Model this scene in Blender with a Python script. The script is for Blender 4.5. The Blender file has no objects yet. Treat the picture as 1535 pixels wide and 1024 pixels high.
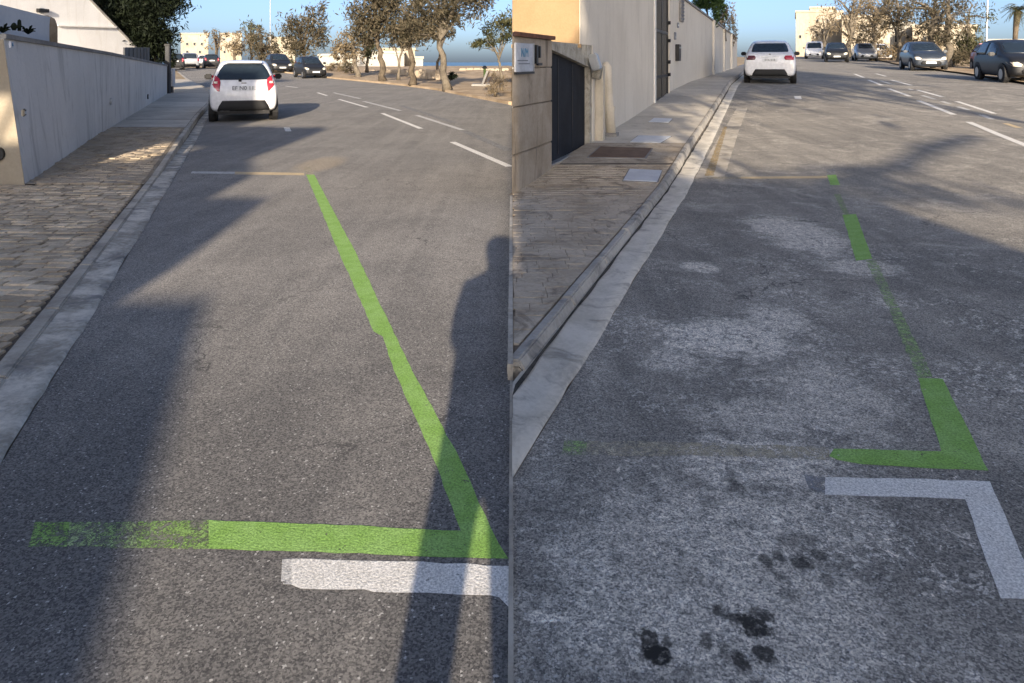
import bpy, bmesh, math, random
import numpy as np
from mathutils import Vector, Matrix
from mathutils.bvhtree import BVHTree

S = bpy.context.scene
C = S.collection
R = math.radians
random.seed(7)
rng = np.random.default_rng(7)

# ------------------------------------------------------------------ camera, sky, sun, exposure
F, CX, H0, H = 1050., 767.5, 93., 1.5          # focal (px of a 1535 wide picture), centre, horizon row, eye height
cam = bpy.data.cameras.new('camera')
cam.sensor_width = 36.0
cam.lens = 36.0 * F / 1535.0
cam.shift_y = -(512.0 - H0) / 1535.0
cam.clip_start = 0.05
cam.clip_end = 9000
cam_o = bpy.data.objects.new('camera', cam)
C.objects.link(cam_o)
cam_o.location = (0, 0, H)
cam_o.rotation_euler = (R(90), 0, 0)
S.camera = cam_o

SUN_EL = 15.5
TAN = math.tan(R(SUN_EL))
W = bpy.data.worlds.new('World')
S.world = W
W.use_nodes = True
wn = W.node_tree
wn.nodes.clear()
sky = wn.nodes.new('ShaderNodeTexSky')
sky.sky_type = 'NISHITA'
sky.sun_disc = False
sky.sun_elevation = R(SUN_EL)
sky.sun_rotation = R(180)
sky.air_density = 0.48
sky.dust_density = 2.0
sky.ozone_density = 1.8
bg = wn.nodes.new('ShaderNodeBackground')
bg.inputs['Strength'].default_value = 0.0525
wo = wn.nodes.new('ShaderNodeOutputWorld')
wn.links.new(sky.outputs[0], bg.inputs[0])
wn.links.new(bg.outputs[0], wo.inputs[0])

sl = bpy.data.lights.new('sun', 'SUN')
sl.energy = 2.0
sl.angle = R(0.5)
sl.color = (1.0, 0.85, 0.66)
so = bpy.data.objects.new('sun', sl)
C.objects.link(so)
so.rotation_euler = (R(90 - SUN_EL), 0, 0)       # light travels along +Y and down
S.view_settings.view_transform = 'Standard'
S.view_settings.look = 'None'
S.view_settings.gamma = 1.0
S.view_settings.use_curve_mapping = False
S.view_settings.exposure = 2.2

# ------------------------------------------------------------------ the lie of the land
def interp(z, t):
    if z <= t[0][0]: return t[0][1]
    for (a, b), (c, d) in zip(t, t[1:]):
        if z <= c:
            return b + (d - b) * (z - a) / (c - a)
    return t[-1][1]
def extrap(z, t):
    if z < t[0][0]:
        (a, b), (c, d) = t[0], t[1]
        return b + (d - b) * (z - a) / (c - a)
    return interp(z, t)
TL = [(14, 0), (30, .12), (49, .33), (66, .8), (90, .85)]
TR = [(8, 0), (14, .2), (24, .69), (38, 1.0), (55, 1.45), (90, 2.2), (150, 2.6)]
KL = [(-3, .27), (2.64, -1.92), (4.18, -2.5), (12.4, -5.65), (17.76, -7.74), (25, -10.4), (33, -14.2), (60, -28.5), (110, -56)]
KR = [(2.51, 0), (8.75, 2.27), (15, 4.5), (24, 7.75), (35, 11.9), (60, 21.2), (110, 40)]
VL = [(23.4, 0), (33.5, -3.6), (38.6, -6.15), (49, -12.5), (60, -20), (75, -33), (105, -60)]
VR = [(0, 7.6), (23.3, 17.5), (33.3, 21.6), (49.7, 27.2), (70, 36), (110, 54)]
def hl(z): return interp(z, TL)
def hr(z): return interp(z, TR)
def side(s): return TL if s == 'L' else TR
def G(u, v, s, dz=0.0):                          # the point of the ground seen at a place of the photograph
    t = side(s); lo, hi = .5, 300.
    for _ in range(50):
        m = (lo + hi) / 2
        if (H - (v - H0) * m / F) - interp(m, t) - dz > 0: lo = m
        else: hi = m
    return Vector(((u - CX) * lo / F, lo, interp(lo, t) + dz))
def P(u, v, z):                                  # the point at a known distance
    return Vector(((u - CX) * z / F, z, H - (v - H0) * z / F))
def pL(z): return .03 + .11 * min(1, max(0, (z - 9) / 4))
def pR(z): return .07 + .07 * min(1, max(0, (z - 7.5) / 3))
def fac(z):                                      # the house front along the right hand pavement
    return .362 * (z - 7.55) if z < 20.1 else -3.84 + .415 * z
def wallx(z): return -5.85 - .404 * (z - 8.42)   # the long grey wall on the left

# ------------------------------------------------------------------ materials
def nodes(name):
    m = bpy.data.materials.new(name)
    m.use_nodes = True
    nt = m.node_tree
    return m, nt, nt.nodes['Principled BSDF']
class N:
    def __init__(s, nt): s.nt = nt
    def new(s, t, **k):
        n = s.nt.nodes.new(t)
        for a, b in k.items(): setattr(n, a, b)
        return n
    def link(s, a, b): s.nt.links.new(a, b)
    def val(s, x, sock):
        if isinstance(x, (int, float)): sock.default_value = x
        elif isinstance(x, tuple): sock.default_value = x if len(sock.default_value) == len(x) else x + (1,)
        else: s.link(x, sock)
    def math(s, op, a, b=0.0, clamp=False):
        n = s.new('ShaderNodeMath', operation=op); n.use_clamp = clamp
        s.val(a, n.inputs[0]); s.val(b, n.inputs[1]); return n.outputs[0]
    def noise(s, vec, scale, detail=3, rough=.55, dist=0.0, col=False):
        n = s.new('ShaderNodeTexNoise')
        if vec is not None: s.link(vec, n.inputs['Vector'])
        n.inputs['Scale'].default_value = scale; n.inputs['Detail'].default_value = detail
        n.inputs['Roughness'].default_value = rough; n.inputs['Distortion'].default_value = dist
        return n.outputs['Color' if col else 'Fac']
    def ramp(s, f, a, b, lo=0.0, hi=1.0):
        n = s.new('ShaderNodeMapRange'); n.interpolation_type = 'SMOOTHSTEP'
        s.link(f, n.inputs[0]); n.inputs[1].default_value = a; n.inputs[2].default_value = b
        n.inputs[3].default_value = lo; n.inputs[4].default_value = hi
        return n.outputs[0]
    def mix(s, f, a, b, mode='MIX'):
        n = s.new('ShaderNodeMix', data_type='RGBA', blend_type=mode)
        s.val(f, n.inputs[0]); s.val(a, n.inputs[6]); s.val(b, n.inputs[7]); return n.outputs[2]
    def bump(s, h, strength, dist=.01):
        n = s.new('ShaderNodeBump'); n.inputs['Strength'].default_value = strength
        n.inputs['Distance'].default_value = dist; s.link(h, n.inputs['Height']); return n.outputs[0]
    def pos(s): return s.new('ShaderNodeNewGeometry').outputs['Position']
    def obj(s): return s.new('ShaderNodeTexCoord').outputs['Object']

def c3(r, g, b): return (r, g, b, 1.0)
def plain(name, col, rough=.6, metal=0.0, coat=0.0, emit=None):
    m, nt, p = nodes(name)
    n = N(nt)
    v = n.noise(n.obj(), 9, 4)
    c = n.mix(n.ramp(v, .3, .7), tuple(x * .9 for x in col[:3]) + (1,), tuple(min(1, x * 1.06) for x in col[:3]) + (1,))
    n.link(c, p.inputs['Base Color'])
    p.inputs['Roughness'].default_value = rough; p.inputs['Metallic'].default_value = metal
    p.inputs['Coat Weight'].default_value = coat
    return m
def mottled(name, c1, c2, scale=1.5, rough=.85, fine=40., bump=.3, dist=.006, streak=0.0, stain=None, stain_amt=.5, rnd=0.0, world=True, spec=.3):
    m, nt, p = nodes(name)
    n = N(nt)
    v = n.pos() if world else n.obj()
    big = n.noise(v, scale, 5, .6, .4)
    fn = n.noise(v, fine, 4, .65)
    f = n.ramp(n.math('ADD', n.math('MULTIPLY', big, .7), n.math('MULTIPLY', fn, .3)), .36, .64)
    c = n.mix(f, c1, c2)
    if stain:
        sc = n.new('ShaderNodeMapping'); n.link(v, sc.inputs[0]); sc.inputs[3].default_value = (3, 3, .5 if streak else 3)
        st = n.ramp(n.noise(sc.outputs[0], 1.1, 6, .7, .8), .5, .68, 0, stain_amt)
        c = n.mix(st, c, stain)
    if rnd:
        oi = n.new('ShaderNodeObjectInfo')
        hv = n.new('ShaderNodeHueSaturation'); n.link(c, hv.inputs['Color'])
        n.link(n.math('ADD', n.math('MULTIPLY', oi.outputs['Random'], rnd), 1 - rnd * .5), hv.inputs['Value'])
        c = hv.outputs[0]
    n.link(c, p.inputs['Base Color'])
    p.inputs['Roughness'].default_value = rough
    p.inputs['Specular IOR Level'].default_value = spec
    if bump: n.link(n.bump(fn, bump, dist), p.inputs['Normal'])
    return m

def blobs(n, v, spots, wob_scale, wob):          # worn or stained patches, each an ellipse with a ragged rim
    w = n.noise(v, wob_scale, 5, .65)
    w2 = n.noise(v, wob_scale * 4.5, 3, .6)
    wv = n.math('MULTIPLY', n.math('SUBTRACT', n.math('ADD', n.math('MULTIPLY', w, .65), n.math('MULTIPLY', w2, .35)), .5), wob)
    tot = None
    for (x, y, rx, ry, amt) in spots:
        mp = n.new('ShaderNodeMapping', vector_type='TEXTURE')
        n.link(v, mp.inputs[0]); mp.inputs[1].default_value = (x, y, 0); mp.inputs[3].default_value = (rx, ry, 60)
        ln = n.new('ShaderNodeVectorMath', operation='LENGTH'); n.link(mp.outputs[0], ln.inputs[0])
        d = n.math('ADD', n.math('SUBTRACT', 1.0, ln.outputs['Value']), wv)
        r = n.ramp(d, -.22, .45, 0, amt)
        tot = r if tot is None else n.math('MAXIMUM', tot, r)
    return tot
def spot(u, v, ru, rv, amt, s='R'):
    c = G(u, v, s); a = G(u + ru, v, s); b = G(u, v - rv, s); d = G(u, v + rv, s)
    return (c.x, c.y, abs(a.x - c.x), max(.03, (b.y - d.y) / 2), amt)

def asphalt(name, dark, light, dust, dust_amt, dust_spots=None, oil_spots=None, patch=None, turn=20, near=None, pits=0.0):
    m, nt, p = nodes(name)
    n = N(nt)
    v = n.pos()
    big = n.noise(v, .7, 5, .6, .5)
    mid = n.noise(v, 5.0, 5, .7, .3)
    fine = n.noise(v, 30, 4, .7)
    grain = n.noise(v, 190, 3, .75)
    # long faint tracks worn along the lane
    mp = n.new('ShaderNodeMapping'); n.link(v, mp.inputs[0]); mp.inputs[2].default_value = (0, 0, R(turn)); mp.inputs[3].default_value = (2.6, .12, 1)
    track = n.noise(mp.outputs[0], 1.6, 4, .6, .3)
    f = n.math('ADD', n.math('ADD', n.math('MULTIPLY', big, .4), n.math('MULTIPLY', mid, .25)), n.math('MULTIPLY', track, .35))
    c = n.mix(n.ramp(f, .38, .63), dark, light)
    if near:                                     # darker by the viewer: grazing-view brightening farther off put into the colour
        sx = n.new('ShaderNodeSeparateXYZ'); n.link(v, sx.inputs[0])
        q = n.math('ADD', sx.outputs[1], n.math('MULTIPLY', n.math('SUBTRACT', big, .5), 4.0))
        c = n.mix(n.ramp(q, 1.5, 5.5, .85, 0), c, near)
    film = n.ramp(n.noise(v, 1.7, 7, .72, 1.0), .47, .72, 0, dust_amt)
    c = n.mix(film, c, dust)
    if dust_spots:
        b = blobs(n, v, dust_spots, 5.5, 2.6)
        br = n.ramp(n.math('ADD', n.math('MULTIPLY', n.noise(v, 17, 5, .75, .6), .7), n.math('MULTIPLY', fine, .3)), .36, .53)
        c = n.mix(n.math('MULTIPLY', b, br), c, dust)
        f2 = n.ramp(n.noise(v, 27, 5, .65, .9), .535, .585, 0, .8)
        sy = n.new('ShaderNodeSeparateXYZ'); n.link(v, sy.inputs[0])
        zone = n.math('MAXIMUM', b, n.math('MULTIPLY', n.ramp(n.noise(v, 1.4, 4, .6), .46, .62, 0, .75), n.ramp(sy.outputs[1], 4.5, 7.5, 1, 0)))
        c = n.mix(n.math('MULTIPLY', f2, zone), c, c3(.8, .76, .68))
        f3 = n.ramp(n.noise(v, 19, 5, .7, .6), .56, .62, 0, .7)
        c = n.mix(n.math('MULTIPLY', f3, zone), c, c3(.12, .118, .115))
        flake = n.math('MULTIPLY', n.ramp(n.noise(v, 11, 7, .8, 1.5), .575, .61, 0, .75), n.math('MULTIPLY', n.ramp(n.noise(v, 1.1, 3, .6), .45, .6), n.ramp(sy.outputs[1], 5, 9, 1, .25)))
        c = n.mix(flake, c, dust)
    if patch:
        b = blobs(n, v, patch, 6, .5)
        c = n.mix(b, c, c3(.36, .3, .22))
    # stone grain: dark pits and pale chips
    vo = n.new('ShaderNodeTexVoronoi'); n.link(v, vo.inputs['Vector']); vo.inputs['Scale'].default_value = 170
    sepc = n.new('ShaderNodeSeparateColor'); n.link(vo.outputs['Color'], sepc.inputs[0])
    peb = n.math('ADD', n.math('MULTIPLY', sepc.outputs[0], .5), n.math('MULTIPLY', grain, .9))
    c = n.mix(1.0, c, n.mix(n.ramp(peb, .35, 1.05), c3(.45, .45, .47), c3(1.6, 1.58, 1.54)), 'MULTIPLY')
    if pits:
        pit = n.ramp(n.noise(v, 58, 4, .75), .58, .62, 0, pits)
        c = n.mix(pit, c, c3(.07, .07, .072))
    sp = n.math('GREATER_THAN', sepc.outputs[1], .988)
    c = n.mix(n.math('MULTIPLY', sp, .75), c, c3(.6, .58, .54))
    # hairline cracks
    ve_ = n.new('ShaderNodeTexVoronoi', feature='DISTANCE_TO_EDGE'); 
    wv = n.new('ShaderNodeVectorMath', operation='ADD'); n.link(v, wv.inputs[0])
    nz = n.noise(v, 3, 4, .6, col=True); sc_ = n.new('ShaderNodeVectorMath', operation='SCALE'); n.link(nz, sc_.inputs[0]); sc_.inputs['Scale'].default_value = .5
    n.link(sc_.outputs[0], wv.inputs[1]); n.link(wv.outputs[0], ve_.inputs['Vector']); ve_.inputs['Scale'].default_value = .55
    crack = n.math('MULTIPLY', n.math('LESS_THAN', ve_.outputs['Distance'], .0035), n.ramp(big, .5, .6))
    c = n.mix(n.math('MULTIPLY', crack, .6), c, c3(.04, .04, .04))
    if oil_spots:
        b = blobs(n, v, oil_spots, 13, 4.6)
        b = n.math('MULTIPLY', b, n.ramp(fine, .28, .5, .45, 1))
        c = n.mix(b, c, c3(.03, .028, .025))
    n.link(c, p.inputs['Base Color'])
    p.inputs['Roughness'].default_value = .9
    p.inputs['Specular IOR Level'].default_value = .25
    h = n.math('ADD', n.math('MULTIPLY', peb, .5), n.math('MULTIPLY', mid, .6))
    n.link(n.bump(h, .4, .006), p.inputs['Normal'])
    return m

def paint_mat(name, col, col2, wear, scale=22, road=(.07, .07, .072)):
    m, nt, p = nodes(name)
    n = N(nt)
    v = n.pos()
    f = n.noise(v, 9, 4, .6)
    grain = n.noise(v, 130, 3, .75)
    c = n.mix(n.ramp(f, .35, .65), col, col2)
    c = n.mix(1.0, c, n.mix(n.ramp(grain, .28, .7), c3(.55, .55, .55), c3(1.18, 1.18, 1.18)), 'MULTIPLY')
    n.link(c, p.inputs['Base Color'])
    p.inputs['Roughness'].default_value = .8
    p.inputs['Specular IOR Level'].default_value = .2
    w = n.math('ADD', n.math('MULTIPLY', n.noise(v, scale, 6, .75, .4), .6), n.math('MULTIPLY', n.noise(v, scale * 6, 3, .7), .4))
    sft = .035 if wear < .45 else .075
    a = n.ramp(w, wear - sft, wear + sft)      # where the paint has gone the road shows through
    n.link(a, p.inputs['Alpha'])
    n.link(n.bump(grain, .6, .006), p.inputs['Normal'])
    return m

def leaf_mat(name, a, b, rough=.7):
    m, nt, p = nodes(name)
    n = N(nt)
    g = n.new('ShaderNodeNewGeometry')
    f = n.math('ADD', n.math('MULTIPLY', g.outputs['Random Per Island'], .55), n.math('MULTIPLY', n.noise(g.outputs['Position'], 1.3, 3), .45))
    n.link(n.mix(n.ramp(f, .2, .85), a, b), p.inputs['Base Color'])
    p.inputs['Roughness'].default_value = rough
    p.inputs['Specular IOR Level'].default_value = .2
    tr = n.new('ShaderNodeBsdfTranslucent')
    n.link(n.mix(n.ramp(f, .2, .85), a, b), tr.inputs[0])
    mx = n.new('ShaderNodeMixShader'); mx.inputs[0].default_value = .25
    out = nt.nodes['Material Output']
    n.link(p.outputs[0], mx.inputs[1]); n.link(tr.outputs[0], mx.inputs[2]); n.link(mx.outputs[0], out.inputs[0])
    return m

M = {}
dust_R = [spot(*a) for a in (
    (1195, 350, 62, 30, .75), (1085, 508, 105, 34, .9), (1165, 480, 50, 26, .7), (1010, 540, 50, 22, .6), (1240, 590, 90, 60, .45),
    (1130, 690, 150, 40, .75), (1080, 790, 180, 80, .62), (1230, 770, 90, 60, .4), (1000, 930, 210, 90, .6), (1220, 900, 90, 100, .5), (1090, 845, 60, 40, .7),
    (820, 925, 38, 12, 1.), (1290, 400, 60, 14, .6), (1050, 400, 32, 8, .8), (1150, 620, 120, 28, .45), (890, 830, 100, 60, .45), (1200, 1010, 110, 30, .55))]
oil_R = [spot(*a) for a in (
    (1130, 938, 32, 20, .97), (988, 984, 24, 18, 1.), (970, 956, 16, 9, .9), (1146, 982, 19, 13, .9), (1200, 846, 14, 13, .85), (1112, 992, 13, 10, .9),
    (1168, 832, 12, 8, .7), (1228, 832, 11, 12, .75), (1080, 917, 14, 8, .8), (1172, 866, 14, 7, .7), (1100, 722, 17, 18, .55), (1064, 752, 20, 12, .5), (1060, 962, 12, 14, .7), (1190, 810, 34, 12, .5), (1150, 842, 10, 6, .7), (1215, 812, 16, 6, .5), (1105, 930, 18, 9, .8), (1150, 925, 20, 10, .9), (1000, 962, 9, 7, .7), (1030, 1004, 12, 6, .45), (1085, 975, 9, 5, .5), (1125, 700, 24, 8, .4), (1060, 730, 14, 7, .4), (1240, 870, 8, 5, .5), (1180, 890, 10, 5, .5), (930, 985, 8, 5, .4), (1270, 800, 9, 6, .4))]
patch_L = [spot(480, 246, 34, 13, .7, 'L')]
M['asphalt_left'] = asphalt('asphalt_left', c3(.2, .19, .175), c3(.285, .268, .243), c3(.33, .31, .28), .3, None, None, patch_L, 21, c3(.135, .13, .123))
M['asphalt_right'] = asphalt('asphalt_right', c3(.205, .192, .17), c3(.325, .3, .26), c3(.78, .72, .62), .34, dust_R, oil_R, None, -20, None, .7)
M['soil'] = mottled('soil', c3(.33, .24, .15), c3(.52, .4, .27), .8, .95, 14, .7, .03, stain=c3(.2, .15, .09), stain_amt=.6)
M['earth'] = mottled('earth', c3(.26, .2, .13), c3(.38, .3, .2), .3, .95, 6, .4, .03)
M['green'] = paint_mat('green_paint', c3(.28, .49, .11), c3(.34, .56, .16), .385)
M['green_worn'] = paint_mat('green_paint_worn', c3(.28, .46, .12), c3(.34, .52, .17), .5)
M['green_faint'] = paint_mat('green_paint_faint', c3(.4, .56, .22), c3(.48, .6, .3), .515, 30)
M['white'] = paint_mat('white_paint', c3(.82, .79, .73), c3(.88, .855, .8), .375)
M['white_worn'] = paint_mat('white_paint_worn', c3(.6, .59, .56), c3(.7, .68, .64), .43)
M['white_faint'] = paint_mat('white_paint_faint', c3(.3, .3, .3), c3(.4, .39, .38), .49)
M['ochre'] = paint_mat('ochre_paint', c3(.6, .47, .29), c3(.68, .54, .33), .37)
M['ochre_faint'] = paint_mat('ochre_paint_faint', c3(.52, .46, .33), c3(.58, .52, .4), .5, 30)
M['yellow'] = paint_mat('yellow_paint', c3(.46, .32, .13), c3(.52, .38, .18), .5)
M['gutter_left'] = mottled('gutter_left', c3(.3, .27, .22), c3(.7, .645, .55), 3.5, .85, 30, .6, .008, stain=c3(.12, .12, .13), stain_amt=.7)
M['gutter_right'] = mottled('gutter_right', c3(.52, .48, .4), c3(.7, .65, .56), 3., .85, 45, .5, .006, stain=c3(.17, .15, .13), stain_amt=.6)
M['kerb_shade'] = mottled('gutter_shade', c3(.03, .027, .022), c3(.1, .09, .075), 6, .95, 60, .5)
M['kerb'] = mottled('kerb_stone', c3(.36, .32, .26), c3(.54, .49, .41), 2.5, .85, 30, .5, .008, stain=c3(.14, .13, .12), stain_amt=.7, rnd=.25)
M['kerb_right'] = mottled('kerb_stone_right', c3(.33, .305, .265), c3(.5, .465, .41), 2.5, .85, 30, .5, .008, stain=c3(.1, .1, .1), stain_amt=.75, rnd=.25)
M['brick'] = mottled('paving_brick', c3(.42, .33, .225), c3(.64, .53, .385), 5, .9, 60, .6, .006, stain=c3(.17, .14, .105), stain_amt=.6, rnd=.55)
M['bed'] = mottled('brick_bed', c3(.09, .075, .06), c3(.16, .13, .1), 4, .95, 60, .5, .006)
M['bed_brown'] = mottled('brown_bed', c3(.17, .135, .1), c3(.24, .195, .15), 4, .95, 60, .5, .006)
M['cobble'] = mottled('cobbled_concrete', c3(.36, .295, .215), c3(.5, .42, .32), 2.5, .9, 22, 1.0, .02, stain=c3(.14, .115, .085), stain_amt=.5)
M['slab'] = mottled('pavement_slab', c3(.46, .415, .345), c3(.58, .53, .45), 1.2, .9, 25, .4, .008, stain=c3(.22, .19, .15), stain_amt=.4, rnd=.25)
M['slab_brown'] = mottled('brown_pavement', c3(.4, .325, .235), c3(.6, .51, .395), 2.2, .9, 28, .9, .012, stain=c3(.13, .1, .075), stain_amt=.7, rnd=.2)
M['grey_wall'] = mottled('grey_wall', c3(.63, .615, .585), c3(.73, .71, .675), .6, .85, 18, .25, .008, True, c3(.42, .405, .38), .75)
M['end_render'] = mottled('beige_end_render', c3(.3, .255, .19), c3(.37, .32, .245), 1.5, .9, 30, .4, .006)
M['wall_edge'] = mottled('wall_coping', c3(.2, .19, .18), c3(.32, .31, .29), 2, .85, 25, .4)
M['white_wall'] = mottled('white_wall', c3(.72, .71, .69), c3(.82, .81, .79), .6, .8, 20, .15, .006, True, c3(.6, .57, .52), .35)
M['pale_wall'] = mottled('pale_blue_wall', c3(.6, .63, .66), c3(.7, .72, .74), .8, .8, 20, .15)
M['cream'] = mottled('cream_stone', c3(.33, .285, .215), c3(.42, .375, .3), .25, .9, 3, .3, .03, True, c3(.28, .21, .13), .5)
M['cream_pale'] = mottled('cream_render', c3(.36, .34, .295), c3(.43, .41, .365), .3, .9, 3, .2, .02)
M['house'] = mottled('beige_house', c3(.6, .55, .47), c3(.68, .63, .545), .5, .85, 20, .25, .006, True, c3(.45, .41, .35), .35)
M['house_sun_tint'] = mottled('sun_tinted_render', c3(.3, .2, .105), c3(.355, .245, .135), 1.2, .9, 35, .5, .006, False, c3(.3, .21, .11), .35)  # the house's beige with warm sunlight put into the colour
M['pillar'] = mottled('stained_stone', c3(.3, .24, .17), c3(.42, .35, .27), 1.6, .85, 30, .5, .006, True, c3(.13, .1, .07), .8)
M['lichen'] = mottled('lichen_stone', c3(.34, .31, .25), c3(.48, .45, .38), 4, .9, 30, .5, .008, False, c3(.12, .11, .09), .8)
M['trim'] = plain('white_trim', (.7, .68, .64), .6)
M['rust'] = mottled('rusty_cap', c3(.1, .045, .025), c3(.2, .09, .05), 8, .8, 60, .4)
M['black_metal'] = mottled('black_sheet', c3(.008, .009, .012), c3(.018, .02, .026), 2, .7, 30, .1, .003, True, c3(.04, .043, .05), .4, spec=.2)
M['iron'] = plain('black_iron', (.012, .012, .013), .45)
M['pipe'] = mottled('cream_pipe', c3(.52, .46, .36), c3(.62, .55, .44), 3, .6, 30, .1, .003, True, c3(.38, .33, .25), .5)
M['steel'] = plain('grey_steel', (.45, .46, .47), .4, .6)
M['sign_board'] = mottled('sign_board', c3(.42, .44, .48), c3(.58, .6, .64), 5, .5, 30, .05, .003, False, c3(.33, .34, .37), .5)
M['sign_blue'] = plain('sign_blue', (.1, .27, .42), .6)
M['sign_grey'] = plain('sign_grey', (.16, .17, .2), .6)
M['cover_pale'] = mottled('pale_cover', c3(.5, .52, .56), c3(.62, .64, .67), 4, .6, 40, .2)
M['cover_rust'] = mottled('brown_cover', c3(.12, .075, .05), c3(.19, .12, .08), 5, .7, 50, .4)
M['dark_fence'] = plain('dark_fence', (.035, .037, .042), .6)
M['wood'] = plain('dark_board', (.05, .035, .03), .6)
M['bark'] = mottled('bark', c3(.07, .055, .04), c3(.15, .12, .085), 3, .95, 20, .9, .03)
M['bark_grey'] = mottled('bark_grey', c3(.1, .085, .065), c3(.2, .17, .13), 3, .95, 20, .9, .03)
M['leaf_brown'] = leaf_mat('tamarisk_foliage', c3(.045, .042, .025), c3(.15, .122, .08))
M['leaf_olive'] = leaf_mat('olive_foliage', c3(.045, .05, .022), c3(.13, .125, .06))
M['leaf_dark'] = leaf_mat('dark_conifer', c3(.005, .009, .005), c3(.018, .026, .011))
M['leaf_green'] = leaf_mat('green_foliage', c3(.03, .06, .018), c3(.09, .14, .045))
M['leaf_dry'] = leaf_mat('dry_foliage', c3(.13, .1, .06), c3(.27, .21, .13))
M['leaf_pine'] = leaf_mat('pine_foliage', c3(.02, .03, .012), c3(.05, .07, .025))
M['window_dark'] = plain('window_dark', (.02, .025, .03), .15)
M['car_white'] = plain('car_white', (.76, .76, .77), .32, 0, .6)
M['car_dark'] = plain('car_dark', (.014, .015, .018), .5, .0, .1)
M['car_blue'] = plain('car_blue_grey', (.035, .045, .062), .4, .1, .3)
M['car_silver'] = plain('car_silver', (.42, .43, .44), .35, .6, .5)
M['car_red'] = plain('car_red', (.35, .03, .06), .35, .1, .5)
M['car_glass'] = plain('car_glass', (.02, .03, .042), .22)
M['car_trim'] = plain('car_black_trim', (.012, .012, .013), .7)
M['tyre'] = plain('tyre', (.012, .012, .012), .9)
M['rim'] = plain('rim', (.35, .35, .36), .35, .7)
M['tail_red'] = plain('tail_red', (.42, .03, .05), .2, 0, .6)
M['tail_dark'] = plain('tail_dark', (.1, .018, .018), .2, 0, .6)
M['lamp_clear'] = plain('lamp_clear', (.75, .68, .55), .2, 0, .6)
M['plate'] = plain('plate', (.7, .71, .72), .5)
M['plate_ink'] = plain('plate_ink', (.04, .045, .06), .6)
M['cloth_dark'] = plain('dark_cloth', (.05, .05, .07), .9)
M['skin'] = plain('skin', (.5, .32, .23), .6)
def sea_mat():
    m, nt, p = nodes('sea_water')
    n = N(nt)
    n.link(n.mix(n.ramp(n.noise(n.pos(), .012, 5, .6), .35, .65), c3(.045, .12, .2), c3(.08, .17, .26)), p.inputs['Base Color'])
    p.inputs['Roughness'].default_value = .35
    n.link(n.bump(n.noise(n.pos(), .35, 5, .7), .6, .4), p.inputs['Normal'])
    return m
M['sea'] = sea_mat()

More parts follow.
